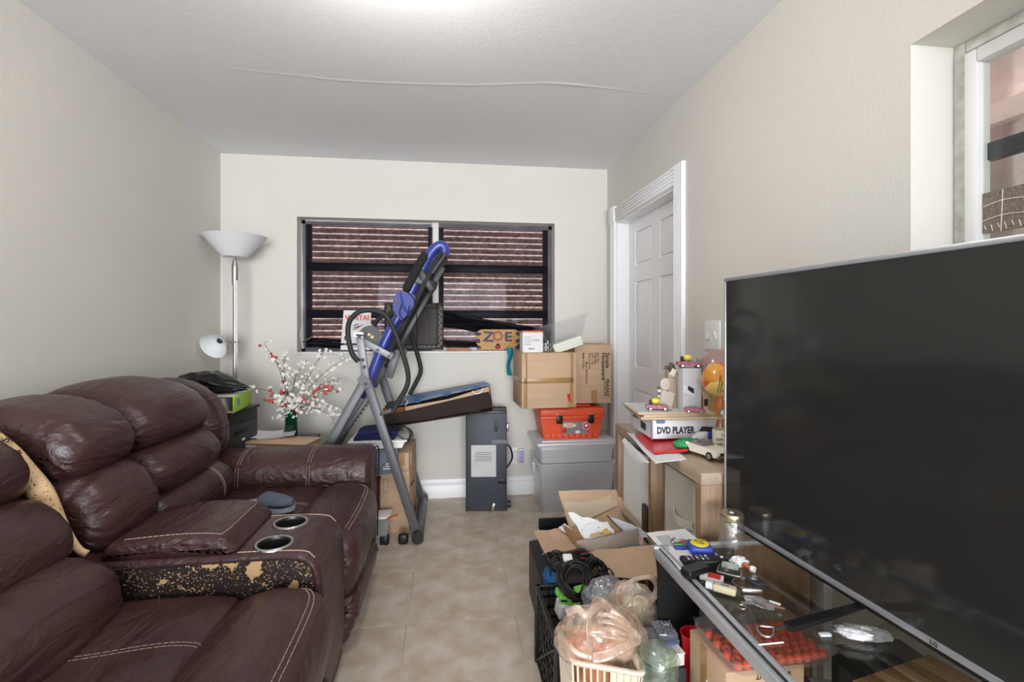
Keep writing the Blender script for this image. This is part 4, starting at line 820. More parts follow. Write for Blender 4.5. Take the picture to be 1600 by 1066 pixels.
for s_, x_, z_, k_ in (('Simple', .108, .345, .040), ('Houseware', .080, .345, .040), ('FRAGILE', .108, .165, .032), ('HANDLE WITH CARE', .088, .165, .012)): text(s_, k_, ink_m, br, (x_, -.1315, z_), B90, align='LEFT', bold=.02)
for i, s_ in enumerate(('Item No:', 'PO#: 8541', 'QTY: 1 PC', 'GW: 12.50 KG', 'Meas: 39X29X13cm', 'Made In China')): text(s_, .0185, ink_m, br, (.044 - i * .0205, -.1315, .345 - (.06 if i == 4 else 0)), B90, align='LEFT', bold=.02)
part('tape', G().box((.015, -.1313, .045), (.04, .001, .09)), tape_m, br)
# on top of the cartons
wo = thing('white_orange_box', 'small white box with orange top edge on the plain carton', 'box', (.548, 3.20, 1.057), R(4))
part('box_body', G().box((0, 0, .066), (.135, .10, .132), bev=.002), paper_m, wo); part('orange_band', G().box((0, 0, .137), (.137, .102, .010), bev=.001), mat('orange_card', (226, 100, 60), .5), wo)
text('LINKS', .02, grey_ink, wo, (.02, -.051, .08), (R(90), 0, 0)); 
for k in range(4): part('print_line', G().box((-.035, -.0505, .10 - k * .016), (.045, .001, .004)), grey_ink, wo)
part('print_mark', G().box((-.01, -.0505, .025), (.04, .001, .005)), ink_m, wo)
tm = thing('glass_tumbler', 'small clear glass tumbler on the carton beside white box', 'glass', (.668, 3.23, 1.057)); part('tumbler', G().lathe([(0, 0), (.026, 0), (.03, .075), (.028, .075), (.024, .006), (0, .006)], n=28), glass_m, tm, ang=60)
g = G(); 
for k in range(10): a = k * pi / 5; g.cyl((.0262 * cos(a), .0262 * sin(a), .004), (.0295 * cos(a), .0295 * sin(a), .06), .0016, n=6)
part('fluting', g, clear('fluted_glass', (190, 196, 200), .2, .1, .2), tm)
fb = thing('pale_file_bundle', 'pale green white box lying tilted beneath the clear plastic container', 'box', at(890, 545, Y=3.26), rot=(R(4), R(-19), R(-14)))
part('bundle_body', G().box((0, 0, .035), (.195, .13, .062), bev=.004), mat('pale_mint_card', (222, 226, 212), .7, var=.05), fb)
for k in range(2): part('panel_line', G().box((0, -.0655, .025 + k * .02), (.19, .001, .002)), mat('mint_grey_line', (190, 196, 184), .7), fb)
part('end_face', G().box((-.0985, 0, .035), (.003, .12, .054), bev=.001), mat('sage_end', (170, 176, 160), .7), fb)
ct = thing('clear_food_container', 'empty clear plastic container tilted on top of the carton stack', 'container', at(884, 541, Y=3.37) + V((0, 0, .03)), rot=(R(-6), R(-15), R(3)))
tub(ct, .22, .13, .36, .20, .15, clear('clear_thin_plastic', (250, 250, 252), .02, .08, .06, (240, 242, 246)), rim=.008, name='container_body')
tc_ = solo('teal_cloth', G().sheet(lambda u, v: (.425 + .032 * u + .006 * sin(v * 7), 3.50 - .02 * sin(u * 3 + v * 4), 1.075 - .20 * v), 6, 16, .008), mat('teal_cloth', (20, 142, 168), .8, var=.2, bump=.4), 'teal cloth hanging over the sill end beside the cartons', 'cloth')

# ================================================================ CUBE SHELF
SX, SY0, SY1, SH = .79, 1.455, 2.25, .77
ok = wood('grey_oak_veneer', (170, 150, 130), (150, 131, 110), (14, 1.6, 14)); okd = wood('warm_oak_side', (146, 118, 90), (126, 98, 72), (14, 14, 1.2))
cs = thing('cube_shelf', 'grey oak cube shelf standing along the right wall beneath the clutter', 'shelf', (.985, 1.85, 0))
part('top_panel', G().b2((SX, SY0, SH - .038), (1.165, SY1, SH), bev=.0015), ok, cs, w=True); part('bottom_panel', G().b2((SX, SY0, 0), (1.165, SY1, .038), bev=.0015), ok, cs, w=True)
part('side_panel', G().b2((SX, SY0, .038), (1.165, SY0 + .038, SH - .038), bev=.0015), okd, cs, w=True); part('side_panel', G().b2((SX, SY1 - .038, .038), (1.165, SY1, SH - .038), bev=.0015), okd, cs, w=True)
ym = (SY0 + SY1) / 2
for a, b in ((.038, .376), (.394, SH - .038)): part('divider', G().b2((SX, ym - .012, a), (1.165, ym + .012, b), bev=.001), okd, cs, w=True)
part('middle_shelf', G().b2((SX, SY0 + .038, .376), (1.165, SY1 - .038, .394), bev=.001), ok, cs, w=True)
part('back_panel', G().b2((1.165, SY0, 0), (1.17, SY1, SH)), mat('dark_back_board', (60, 48, 38), .8), cs, w=True)
for i, (a, b, zz, lab, m) in enumerate(((SY0 + .05, ym - .02, .396, 'cream fabric bin with tab handle in the near upper cube', offw_m), (ym + .02, SY1 - .05, .396, 'plain white bin in the far upper cube', mat('white_bin_fabric', (226, 228, 226), .8, var=.05)), (SY0 + .05, ym - .02, .040, 'cream fabric bin in the near lower cube', offw_m), (ym + .02, SY1 - .05, .040, 'white bin in the far lower cube', MATS['white_bin_fabric']))):
    x0 = SX + (.05 if i % 2 == 0 else .02)
    fb_ = thing('fabric_bin', lab, 'storage bin', ((x0 + 1.14) / 2, (a + b) / 2, zz), group='bins in the cube shelf'); h_ = .30; hx = (1.14 - x0) / 2; hy = (b - a) / 2
    g = G(); g.box((-hx + .004, 0, h_ / 2), (.008, 2 * hy, h_), bev=.002); g.box((hx - .004, 0, h_ / 2), (.008, 2 * hy, h_)); g.box((0, -hy + .004, h_ / 2), (2 * hx, .008, h_)); g.box((0, hy - .004, h_ / 2), (2 * hx, .008, h_)); g.box((0, 0, .004), (2 * hx, 2 * hy, .008))
    part('bin_body', g, m, fb_, flat=True)
    if i == 0:
        part('tab_handle', G().sheet(lambda u, v: (-hx - .004 - .022 * sin(pi * u), .075 - .15 * u, .165 - .03 * v - .008 * sin(pi * u)), 16, 2, .004), offw_m, fb_); part('metal_eyelet', G().cyl((-hx - .002, -.07, .15), (-hx - .006, -.07, .15), .006), steel_m, fb_)
dc = thing('black_round_cushion', 'small black rounded case propped in the far cube front', 'case', (SX + .004, 1.905, .396)); part('case_body', G().box((.004, 0, .055), (.016, .065, .11), bev=.007, seg=4), black_m, dc)

# ---- on the shelf: papers, red bag, boxed player, boards
def flat_paper(name, lab, cat, px, Z, m, th=.0015, curl=0, group=None):
    P = [at(a, b, Z=Z) for a, b in px]
    g = G(); f = lambda u, v: (P[0].lerp(P[1], u)).lerp(P[3].lerp(P[2], u), v) + V((0, 0, curl * (abs(2 * u - 1) ** 3 + .6 * v * u) + .002 * sin(u * 7 + v * 5)))
    g.sheet(f, 12, 10, th); return solo(name, g, m, lab, cat, group, ang=60)
fp = flat_paper('newspaper_sheets', 'crumpled white paper sheets hanging over the shelf front edge', 'paper', [(980, 676), (1024, 724), (1072, 716), (1040, 690)], .776, paper_m, .003)
g = G(); a0, a1 = at(983, 684, Z=.775), at(1023, 722, Z=.775)
def hang(u, v):
    p = a0.lerp(a1, u); return (p.x - .02 - .01 * sin(v * 2), p.y, p.z - .055 * v * sin(pi * min(1, u * .9 + .1)) )
g.sheet(hang, 12, 8, .002); part('drooping_sheet', g, paper_m, fp, w=True)
rbag = flat_paper('red_plastic_bag', 'red plastic bag flattened under the player box', 'bag', [(992, 680), (1022, 708), (1075, 704), (1050, 684)], .785, mat('red_bag_film', (206, 44, 50), .3, var=.2, bump=.5, bs=30), .008, .004)
gb = thing('green_star_wrap', 'green wrap with white stars beside the red bag', 'wrapping', at(1076, 694, Z=.80)); part('wrap_body', G().ball((0, 0, 0), (.055, .03, .02), 24, 14, jit=.25, js=3), mat('green_wrap', (24, 142, 74), .35, bump=.4), gb)
for dx_, dz_ in ((-.02, .012), (.015, .014), (-.002, .004)): part('star_print', G().ball((dx_, -.026, dz_), (.005, .004, .005), 8, 6), white_m, gb)
sn = thing('colour_snack_packet', 'blue and yellow snack packet behind the white toy convertible', 'packet', at(1104, 698, Z=.775), R(15)); part('packet_body', G().ball((0, .02, .025), (.055, .02, .028), 20, 12, jit=.1), mat('silver_white_film', (214, 214, 220), .3, bump=.5, bs=20), sn)
part('blue_print', G().ball((.028, .008, .03), (.024, .012, .022)), mat('royal_blue_print', (50, 56, 150), .3), sn); part('gold_print', G().ball((-.015, .004, .018), (.014, .008, .012), jit=.3), mat('gold_print', (200, 150, 50), .4), sn)
dv = thing('dvd_player_box', 'white cardboard box printed DVD PLAYER on the cube shelf', 'box', (.925, 1.935, .795), R(-3))
part('box_body', G().box((0, 0, .036), (.27, .25, .072), bev=.002), mat('white_print_card', (218, 218, 224), .5, var=.03), dv)
text('DVD PLAYER', .036, ink_m, dv, (-.040, -.1265, .032), (R(90), 0, 0), sx=.72, bold=.035)
part('silver_edge', G().box((-.1345, -.1245, .036), (.006, .006, .073)), mat('violet_edge', (120, 120, 150), .5), dv); part('logo_block', G().box((-.10, -.126, .066), (.035, .001, .012)), mat('denim_print', (90, 116, 160), .5), dv)
part('player_print', G().prism([(.05, -.1262, .022), (.125, -.1262, .022), (.125, -.1262, .042), (.066, -.1262, .046)], (0, .001, 0)), mat('dark_violet_print', (64, 56, 66), .5), dv)
part('player_print', G().prism([(-.1355, .0, .02), (-.1355, -.06, .018), (-.1355, -.06, .045), (-.1355, 0, .05)], (.001, 0, 0)), dark_m, dv); text('SPORTS', .02, ink_m, dv, (-.1358, .06, .055), basis((0, 0, 0), (0, -1, 0), (0, 0, 1)).to_3x3().to_4x4())
for k, (w_, dd, rz, lab) in enumerate(((.31, .26, -8, 'lowest of the three thin wooden boards on the player box'), (.29, .24, -3, 'middle one of the three thin wooden boards on the player box'), (.30, .25, -6, 'topmost of the three thin wooden boards under the toys'))):
    bd = thing('thin_wooden_board', lab, 'board', (.915 - .008 * k, 1.93 + .008 * k, .8695 + k * .0085), R(rz), group='thin boards on the player box'); part('board', G().box((0, 0, .0035), (w_, dd, .007), bev=.001), wood('pale_ply_edge', (206, 178, 138), (176, 146, 104)), bd)
    part('top_face', G().box((0, 0, .0074), (w_ - .004, dd - .004, .0008)), mat('pale_grey_face', (206, 206, 204), .5, c2=(180, 182, 184), vs=20), bd)
def toycar(name, lab, loc, rz, L_, body, group=None, top=None, conv=True):
    o = thing(name, lab, 'toy car', loc, rz, group); s = L_
    sd = [(-.5, .10), (-.5, .19), (-.47, .235), (-.28, .245), (-.1, .235), (.16, .235), (.44, .215), (.5, .17), (.5, .09), (.40, .08), (-.42, .08)]
    g = G().prism([(a * s, -.19 * s, b * s) for a, b in sd], (0, .38 * s, 0)); bmesh.ops.bevel(g.bm, geom=g.bm.edges[:], offset=.012 * s, segments=2, affect='EDGES'); part('car_body', g, body, o)
    part('cabin', G().box((-.08 * s, 0, .24 * s), (.40 * s, .30 * s, .02 * s), bev=.004 * s), mat('grey_toy_interior', (130, 126, 120), .6), o)
    for x in (-.17, .03): part('seat', G().box((x * s, 0, .265 * s), (.06 * s, .26 * s, .07 * s), (0, -.2, 0), bev=.01 * s), MATS['grey_toy_interior'], o)
    part('windscreen', G().prism([(.10 * s, -.16 * s, .24 * s), (.10 * s, .16 * s, .24 * s), (.02 * s, .14 * s, .34 * s), (.02 * s, -.14 * s, .34 * s)], (.008 * s, 0, 0)), clear('toy_screen', (220, 224, 228), .1, .05, .1), o)
    for x in (-.31, .30):
        for y in (-.185, .185):
            wl = part('wheel', G().cyl((x * s, (y - .03 * (1 if y > 0 else -1)) * s, .085 * s), (x * s, (y + .012 * (1 if y > 0 else -1)) * s, .085 * s), .085 * s, n=20), mat('tyre_black', (30, 30, 30), .7), o); part('hubcap', G().cyl((x * s, (y + .005 * (1 if y > 0 else -1)) * s, .085 * s), (x * s, (y + .02 * (1 if y > 0 else -1)) * s, .085 * s), .05 * s, n=16), steel_m, wl)
    gr = part('grille', G().box((.505 * s, 0, .15 * s), (.012 * s, .30 * s, .055 * s), bev=.003 * s), dark_m, o); part('emblem', G().box((.513 * s, 0, .15 * s), (.006 * s, .04 * s, .03 * s)), steel_m, gr)
    part('bumper', G().box((.51 * s, 0, .10 * s), (.03 * s, .38 * s, .03 * s), bev=.006 * s), steel_m, o)
    for y in (-.15, .15): part('headlight', G().cyl((.50 * s, y * s, .155 * s), (.517 * s, y * s, .155 * s), .024 * s, n=12), white_m, o)
    if top: part('yellow_roof', G().ball((-.08 * s, 0, .40 * s), (.2 * s, .17 * s, .13 * s)), top, o); part('driver_shape', G().box((-.28 * s, 0, .34 * s), (.12 * s, .2 * s, .22 * s), bev=.03 * s), mat('dark_plum', (56, 36, 46), .6), o)
    return o
ivory = mat('ivory_enamel', (226, 222, 206), .3, var=.04, coat=.4)
p, q = at(1079, 706, Z=.772), at(1117, 722, Z=.772); dd_ = q - p
toycar('toy_convertible', 'ivory white toy convertible with chrome wheels parked on the shelf corner', (p + q) / 2 + V((.012, .005, 0)), math.atan2(dd_.y, dd_.x) + R(10), .175, ivory)
pk = mat('pink_toy_plastic', (186, 104, 120), .5, c2=(150, 70, 90), vs=60); yl = mat('yellow_toy_plastic', (226, 212, 80), .4)
toycar('toy_pink_car', 'pink toy car with yellow top on the left of the boards', at(1027, 641, Z=.893), R(-15), .092, pk, 'pink toy cars among the shelf clutter', yl)
wbx = thing('tall_white_block', 'tall white card box standing on the boards carrying a pink car', 'box', at(1081, 644, Z=.893) + V((.015, .05, 0)), R(-5)); part('box_body', G().box((0, 0, .085), (.075, .06, .17), bev=.002), mat('pale_grey_card', (198, 196, 196), .7, c2=(188, 190, 196), vs=8), wbx)
part('printed_picture', G().prism([(-.036, -.031, .075), (.01, -.031, .06), (.01, -.031, .095), (-.036, -.031, .105)], (0, .001, 0)), mat('pale_print', (224, 226, 232), .5), wbx); part('printed_player', G().prism([(-.018, -.0325, .085), (.006, -.0325, .068), (.006, -.0325, .09), (-.018, -.0325, .102)], (0, .001, 0)), ink_m, wbx)
toycar('toy_pink_car', 'pink toy car with yellow top on the tall white box', wbx.location + V((0, 0, .171)), R(-12), .10, pk, 'pink toy cars among the shelf clutter', yl)
toycar('toy_pink_car', 'small pink toy car at the foot of the tall white box', wbx.location + V((-.01, -.062, .0)), R(-20), .075, pk, 'pink toy cars among the shelf clutter')
gp = thing('grey_card_scrap', 'grey card piece standing behind the upper pink toy car', 'card', wbx.location + V((.055, .035, .0))); part('card', G().prism([(0, 0, 0), (.05, 0, 0), (.05, 0, .185), (.035, 0, .20), (0, 0, .205)], (0, .012, 0)), mat('taupe_card', (170, 160, 152), .8, bump=.2), gp)
tw2 = thing('brown_block_tower', 'brown wooden block tower with small figurine on the boards', 'wooden block', at(1056, 640, Z=.893) + V((.01, .06, 0)), R(-8)); part('block', G().box((0, 0, .075), (.042, .05, .15), bev=.002), mat('taupe_wood', (172, 154, 134), .7, bump=.1), tw2)
part('block', G().box((-.03, -.01, .035), (.055, .05, .07), (0, .25, 0), bev=.002), mat('pale_taupe', (196, 186, 172), .7), tw2)
fg = thing('small_figurine', 'small grey and cream winged figurine on the block tower', 'figurine', tw2.location + V((0, 0, .151))); part('figurine_body', G().ball((-.004, -.01, .012), (.014, .012, .022), 16, 12, jit=.35, js=4, seed=2), mat('dark_grey_resin', (84, 80, 76), .6), fg)
part('cream_wing', G().box((-.006, -.028, -.004), (.022, .004, .03), (.1, .5, 0), bev=.001), mat('cream_card', (224, 216, 194), .6), fg); part('brown_beak', G().ball((-.026, -.012, .016), (.011, .006, .008), jit=.3), mat('brown_resin', (110, 76, 64), .6), fg)
for s_ in (-1, 1): part('wire_leg', G().tube([(-.006 + s_ * .006, -.03, -.01), (s_ * .012, -.032, -.024), (.012 + s_ * .01, -.03, -.03)], .0014, 5), steel_m, fg)
st2 = thing('striped_ribbon_spool', 'curled dark and white striped ribbon left of the block tower', 'ribbon', at(1040, 640, Z=.893) + V((.0, .05, 0)))
for k in range(7): part('ribbon_band', G().box((.003 * sin(k * 2), 0, .010 + k * .012), (.020, .012, .011), (0, .2 * sin(k), 0), bev=.002), (mat('brown_ribbon', (120, 100, 92), .7), paper_m)[k % 2], st2)
po = thing('white_paper_oval', 'round white paper piece leaning on the block tower', 'paper', tw2.location + V((-.035, -.02, .072))); part('paper', G().ball((0, 0, .026), (.024, .004, .026)), mat('warm_grey_paper', (204, 196, 186), .8), po)
tn = thing('curved_tan_panel', 'tall curved tan wooden panel behind the glass globe', 'wooden panel', at(1098, 650, Z=.89) + V((.02, .09, -.05)))
cz_ = tn.location; prf = [(1083, 592), (1090, 588), (1100, 600), (1114, 618), (1121, 635), (1118, 648), (1106, 656), (1099, 655), (1099, 625), (1094, 605)]
part('panel', G().prism([at(a, b, Y=cz_.y) for a, b in prf], (0, .012, 0)), wood('tan_veneer', (216, 182, 142), (200, 164, 124)), tn, w=True); part('dark_slot', G().box(tuple(at(1103, 629, Y=cz_.y - .001)), (.014, .003, .028)), ink_m, tn, w=True)
wl_ = thing('white_card_sleeve', 'white card sleeve leaning behind the curved tan panel', 'card', tn.location + V((.03, .03, 0))); part('card', G().prism([at(a, b, Y=cz_.y + .03) for a, b in ((1112, 655), (1118, 620), (1131, 610), (1133, 655))], (0, .006, 0)), paper_m, wl_, w=True)
# glass globe ornament
gl_ = thing('painted_glass_globe', 'multicoloured painted glass globe on an amber stem near the screen', 'ornament', (1.035, 1.80, .77)); cgl = at(1124, 592, Y=1.80); gx, gz = cgl.x - 1.035, cgl.z - .77
m, nt, b, N, L = nodes('painted_glass'); tcn = N('ShaderNodeTexCoord'); nz = N('ShaderNodeTexVoronoi'); nz.inputs['Scale'].default_value = 17; L(tcn.outputs['Object'], nz.inputs['Vector'])
rp = N('ShaderNodeValToRGB'); rp.color_ramp.interpolation = 'CONSTANT'; e = rp.color_ramp.elements; e[0].color = (*lin((214, 140, 40)), 1)
for pos, c in ((.25, (224, 160, 50)), (.42, (40, 150, 100)), (.55, (210, 84, 40)), (.7, (70, 130, 160)), (.85, (230, 200, 110))): x = e.new(pos); x.color = (*lin(c), 1)
e[-1].color = (*lin((200, 130, 60)), 1); sp_ = N('ShaderNodeSeparateColor'); L(nz.outputs['Color'], sp_.inputs[0]); L(sp_.outputs[0], rp.inputs[0]); L(rp.outputs[0], b.inputs['Base Color']); b.inputs['Roughness'].default_value = .1; b.inputs['Coat Weight'].default_value = .6
part('globe', G().lathe([(0, -.072), (.02, -.070), (.045, -.055), (.064, -.03), (.068, 0), (.058, .035), (.035, .058), (0, .068)], (gx, 0, gz), 40), m, gl_, ang=180)
amb = mat('amber_glass', (196, 108, 36), .15, coat=.5); part('amber_stem', G().lathe([(.014, -.07), (.017, -.085), (.018, -.12), (.012, -.135), (.01, -.17), (.03, -gz + .006), (.034, -gz), (0, -gz)], (gx, 0, gz), 24), amb, gl_)
tl = G(); 
for k in range(3): tl.tube([(gx - .04 + .01 * k, -.055, gz - .045), (gx - .036 + .01 * k, -.062, gz - .01), (gx - .03 + .01 * k, -.058, gz + .02)], .0012, 5)
part('painted_strokes', tl, ink_m, gl_)
pb = thing('rose_glass_ball', 'rose tinted glass ball behind the painted globe', 'ornament', (1.085, 1.93, .77)); zz_ = at(1122, 570, Y=1.93); part('ball', G().ball((zz_.x - 1.085, 0, zz_.z - .77 - .012), .078, 32, 20), mat('rose_glass', (170, 136, 134), .15, coat=.4), pb); part('stand', G().lathe([(.035, 0), (.012, .01), (.01, zz_.z - .77 - .088), (.02, zz_.z - .77 - .08)], (zz_.x - 1.085, 0, 0), 20), amb, pb)
bp_ = at(1123, 706, Z=.77); bo = thing('clear_liquor_bottle', 'clear glass bottle with cream printed label against the screen edge', 'bottle', (bp_.x + .012, bp_.y, .77))
part('bottle_glass', G().lathe([(0, 0), (.030, 0), (.032, .01), (.032, .085), (.028, .10), (.014, .118), (.012, .14), (.010, .14), (.010, .12), (.026, .098), (.030, .085), (.030, .01), (0, .006)], n=32), glass_m, bo); part('bottle_cap', G().cyl((0, 0, .138), (0, 0, .155), .013), steel_m, bo)
lb_ = part('bottle_label', G().lathe([(.0325, .02), (.0327, .022), (.0327, .08), (.0325, .082)], n=32), mat('cream_label', (232, 224, 206), .7), bo)
for k, s_ in enumerate(('CASA', 'REPOSADO', '100% AGAVE')): text(s_, .012, ink_m, lb_, (-.006, -.034, .068 - k * .017), (R(90), 0, R(-14)))

# ================================================================ GLASS STAND
TX0, TX1, TY0, TY1, TH_ = .595, 1.14, .25, 1.372, .59
ts = thing('glass_media_stand', 'low glass topped media stand with aluminium rails under the screen', 'media stand', (.885, .85, 0))
tint = clear('smoked_table_glass', (236, 235, 230), .035, .02)
part('glass_top', G().b2((TX0 + .012, TY0, TH_ - .008), (TX1, TY1, TH_), bev=.001), tint, ts, w=True)
part('front_rail', G().b2((TX0, TY0, TH_ - .028), (TX0 + .014, TY1, TH_ - .002), bev=.002), alu_m, ts, w=True); part('front_rail', G().b2((TX0 + .018, TY0, TH_ - .002), (TX0 + .030, TY1, TH_ + .003), bev=.001), alu_m, ts, w=True)
part('rail_gap', G().b2((TX0 + .013, TY0, TH_ - .012), (TX0 + .019, TY1, TH_ - .0005)), ink_m, ts, w=True)
part('end_rail', G().b2((TX0, TY1 - .012, TH_ - .012), (TX1, TY1 + .004, TH_ + .002), bev=.002), alu_m, ts, w=True)
part('side_panel', G().b2((TX0 + .01, TY1 - .018, 0), (.84, TY1 - .006, TH_ - .012), bev=.001), mat('matt_black_board', (14, 14, 15), .9), ts, w=True)
for nm, z, x1_, m_ in (('middle_shelf', .27, TX1 - .02, tint), ('bottom_shelf', .08, .80, black_m)):
    part(nm, G().b2((TX0 + .025, TY0, z - .008), (x1_, TY1 - .03, z), bev=.001), m_, ts, w=True); part('shelf_rail', G().b2((TX0 + .008, TY0, z - .022), (TX0 + .024, TY1 - .02, z + .002), bev=.002), alu_m, ts, w=True)
for y in (TY0, TY1 - .04):
    part('leg', G().b2((TX1 - .03, y, 0), (TX1, y + .03, TH_ - .01), bev=.002), alu_m, ts, w=True)
part('leg', G().b2((TX0, TY0, 0), (TX0 + .03, TY0 + .03, TH_ - .03), bev=.002), alu_m, ts, w=True)
# ---- television
tv = thing('flat_television', 'large black flat screen television with silver bezel on the glass stand', 'television', (.861, 1.44, TH_), R(-85.8)); z0, z1, W_ = .042, .792, 1.326
part('tv_back', G().b2((.004, .010, z0 + .004), (W_ - .004, .034, z1 - .004), bev=.004), black_m, tv); part('tv_back_bulge', G().b2((.2, .034, z0 + .04), (W_ - .2, .06, z1 - .3), bev=.012), black_m, tv)
scr = part('screen', G().b2((.008, -.001, z0 + .014), (W_ - .008, .010, z1 - .010)), mat('screen_glass', (42, 42, 41), .09, var=.05, spec=.55), tv)
bz = mat('silver_bezel', (176, 178, 186), .35, .6, var=.03)
for nm, lo, hi in (('bezel', (0, -.004, z1 - .011), (W_, .014, z1)), ('bezel', (0, -.004, z0), (W_, .016, z0 + .014)), ('bezel', (0, -.004, z0 + .014), (.007, .014, z1 - .011)), ('bezel', (W_ - .007, -.004, z0 + .014), (W_, .014, z1 - .011))): part(nm, G().b2(lo, hi, bev=.0015), bz, tv)
part('lower_trim', G().b2((.003, -.001, z0 - .010), (W_ - .003, .014, z0), bev=.002), black_m, tv)
text('LG', .012, dark_m, tv, (W_ * .475, -.0045, z0 + .007), (R(90), 0, 0))
def tvfoot(x):
    for y_, ln in ((-.17, 1), (.12, -1)):
        g = G().prism([(x - .012, 0.012, z0 - .008), (x + .012, 0.012, z0 - .008), (x + .012, y_, .012), (x + .012, y_ - .006 * ln, 0.001), (x - .012, y_ - .006 * ln, .001), (x - .012, y_, .012)][:0] or [(x - .011, .005, z0 - .01), (x - .011, .03 if ln < 0 else .02, z0 - .01), (x - .011, y_, .001), (x - .011, y_ - .012 * ln, .001), (x - .011, y_ - .012 * ln, .012)], (.022, 0, 0)); part('stand_foot', g, black_m, tv)
tvfoot(.47); tvfoot(1.16)
# ---- small things on the glass top
TZ = TH_ + .0005
def on(px, py, z=TZ): return at(px, py, Z=z)
jr = thing('mason_jar', 'clear glass mason jar with gold lid on the far corner of stand', 'jar', on(1143, 855))
jgl = clear('jar_glass', (252, 253, 252), .07, .04, .02, film=.02, fs=60)
part('jar_glass', G().lathe([(0, 0), (.026, 0), (.034, .008), (.035, .05), (.034, .072), (.029, .082), (.029, .092), (.027, .092), (.027, .082), (.032, .07), (.033, .01), (0, .004)], n=40), jgl, jr)
part('jar_lid', G().lathe([(.0315, .082), (.0325, .084), (.0325, .098), (.031, .101), (.022, .1005), (0, .1005)], n=40), mat('pale_gold_metal', (196, 182, 150), .3, .9), jr); part('lid_dot', G().cyl((0, 0, .1005), (0, 0, .1015), .006), white_m, jr)
for k in range(2): part('lid_thread', G().tube([(.0327 * cos(a * pi / 12), .0327 * sin(a * pi / 12), .086 + k * .006) for a in range(24)], .001, 5, True, 1), MATS['pale_gold_metal'], jr)
def rpaper(name, lab, px, Z, m=paper_m, lines=7):
    P = [at(a, b, Z=Z) for a, b in px]; c = sum(P, V((0, 0, 0))) / 4; o = thing(name, lab, 'paper', c)
    part('sheet', G().sheet(lambda u, v: (P[0].lerp(P[1], u)).lerp(P[3].lerp(P[2], u), v) + V((0, 0, .0015 * sin(u * 5) ** 2)), 8, 8, .0008), m, o, w=True)
    f = lambda u, v: (P[0].lerp(P[1], u)).lerp(P[3].lerp(P[2], u), v)
    for k in range(lines):
        u = .14 + .045 * k; a_, b_ = f(u, .15), f(u, .55 - .07 * (k % 3)); part('print_line', G().tube([a_ + V((0, 0, .0018)), b_ + V((0, 0, .0018))], .0012, 4, raw=True), grey_ink, o, w=True)
    return o
rpaper('printed_letter', 'printed white letter sheet under the tape measure', [(1010, 833), (1070, 827), (1122, 868), (1063, 890)], TZ)
rpaper('second_letter', 'plain white sheet beneath the tip of the remote control', [(1044, 868), (1098, 852), (1116, 872), (1062, 891)], TZ + .002, lines=0)
kr = thing('carabiner_keyring', 'steel carabiner and key ring lying on the printed letter', 'keyring', on(1068, 846, TZ + .003)); 
P_ = [on(1049, 845, TZ + .006), on(1054, 841, TZ + .006), on(1064, 842, TZ + .006), on(1078, 846, TZ + .006), on(1080, 849, TZ + .006), on(1066, 848, TZ + .006), on(1052, 848, TZ + .006)]
part('carabiner', G().tube(P_, .0022, 8, True), steel_m, kr, w=True); part('split_ring', G().tube([on(1078, 847, TZ + .006) + V((.010 * cos(a * pi / 5), .010 * sin(a * pi / 5), 0)) for a in range(10)], .0014, 6, True, 2), steel_m, kr, w=True)
part('red_fob', G().box(tuple(on(1067, 846, TZ + .008)), (.018, .012, .004), (0, 0, .4), bev=.001), mat('dusty_red', (176, 96, 92), .5), kr, w=True)
hk = thing('blue_green_key_tag', 'blue and green plastic key tag at the left of tape measure', 'key tag', on(1064, 857, TZ + .003), R(-8)); part('blue_tag', G().box((0, 0, .003), (.040, .016, .006), bev=.002), mat('blue_plastic', (52, 72, 168), .4), hk); part('green_tag', G().box((0, .012, .005), (.034, .010, .006), bev=.002), mat('green_plastic', (88, 160, 72), .4), hk)
tm_ = thing('tape_measure', 'blue tape measure with yellow face on the printed letter', 'tape measure', on(1093, 863, TZ + .002), R(-12)); part('case_body', G().box((0, 0, .013), (.062, .058, .026), bev=.008, seg=3), MATS['blue_plastic'], tm_)
fc = part('yellow_face', G().lathe([(0, .0285), (.020, .0285), (.025, .027), (.0255, .0255)], n=32), mat('yellow_sticker', (232, 214, 40), .4), tm_); text('50 FT', .011, ink_m, fc, (0, .005, .0288), (0, 0, R(-15))); text('TAPE', .008, ink_m, fc, (0, -.008, .0288), (0, 0, R(-15)))
part('hook_tab', G().box((.03, -.02, .006), (.012, .012, .01), bev=.003), MATS['blue_plastic'], tm_)
rm = thing('black_remote_control', 'slim black remote control beside the tape measure', 'remote control', on(1100, 881, TZ + .001), R(-10)); rm.rotation_euler = (0, 0, math.atan2((on(1140, 875) - on(1062, 876)).y, (on(1140, 875) - on(1062, 876)).x))
part('remote_body', G().box((0, 0, .009), (.125, .034, .016), bev=.006, seg=3), black_m, rm)
for i in range(5):
    for j in range(3): part('button', G().box((-.045 + i * .013, -.009 + j * .009, .0176), (.006, .004, .002), bev=.0008), (grey_ink if (i + j) % 3 else white_m), rm)
part('power_button', G().cyl((.048, 0, .0165), (.048, 0, .0185), .004), white_m, rm)
gc = thing('black_glasses_case', 'black oblong case at the stand front edge', 'case', on(1086, 899, TZ), math.atan2((on(1106, 890) - on(1066, 903)).y, (on(1106, 890) - on(1066, 903)).x)); part('case_body', G().box((0, 0, .011), (.072, .034, .022), bev=.006, seg=3), black_m, gc); part('case_lid', G().box((0, 0, .0225), (.068, .030, .003), bev=.001), dark_m, gc)
cp = thing('red_white_packet', 'red and white card packet under the black leather wallet', 'packet', on(1112, 905, TZ), R(-35)); part('packet_body', G().box((0, 0, .004), (.055, .03, .008), bev=.001), paper_m, cp); part('red_band', G().box((.006, .002, .0085), (.03, .026, .001)), red_m, cp)
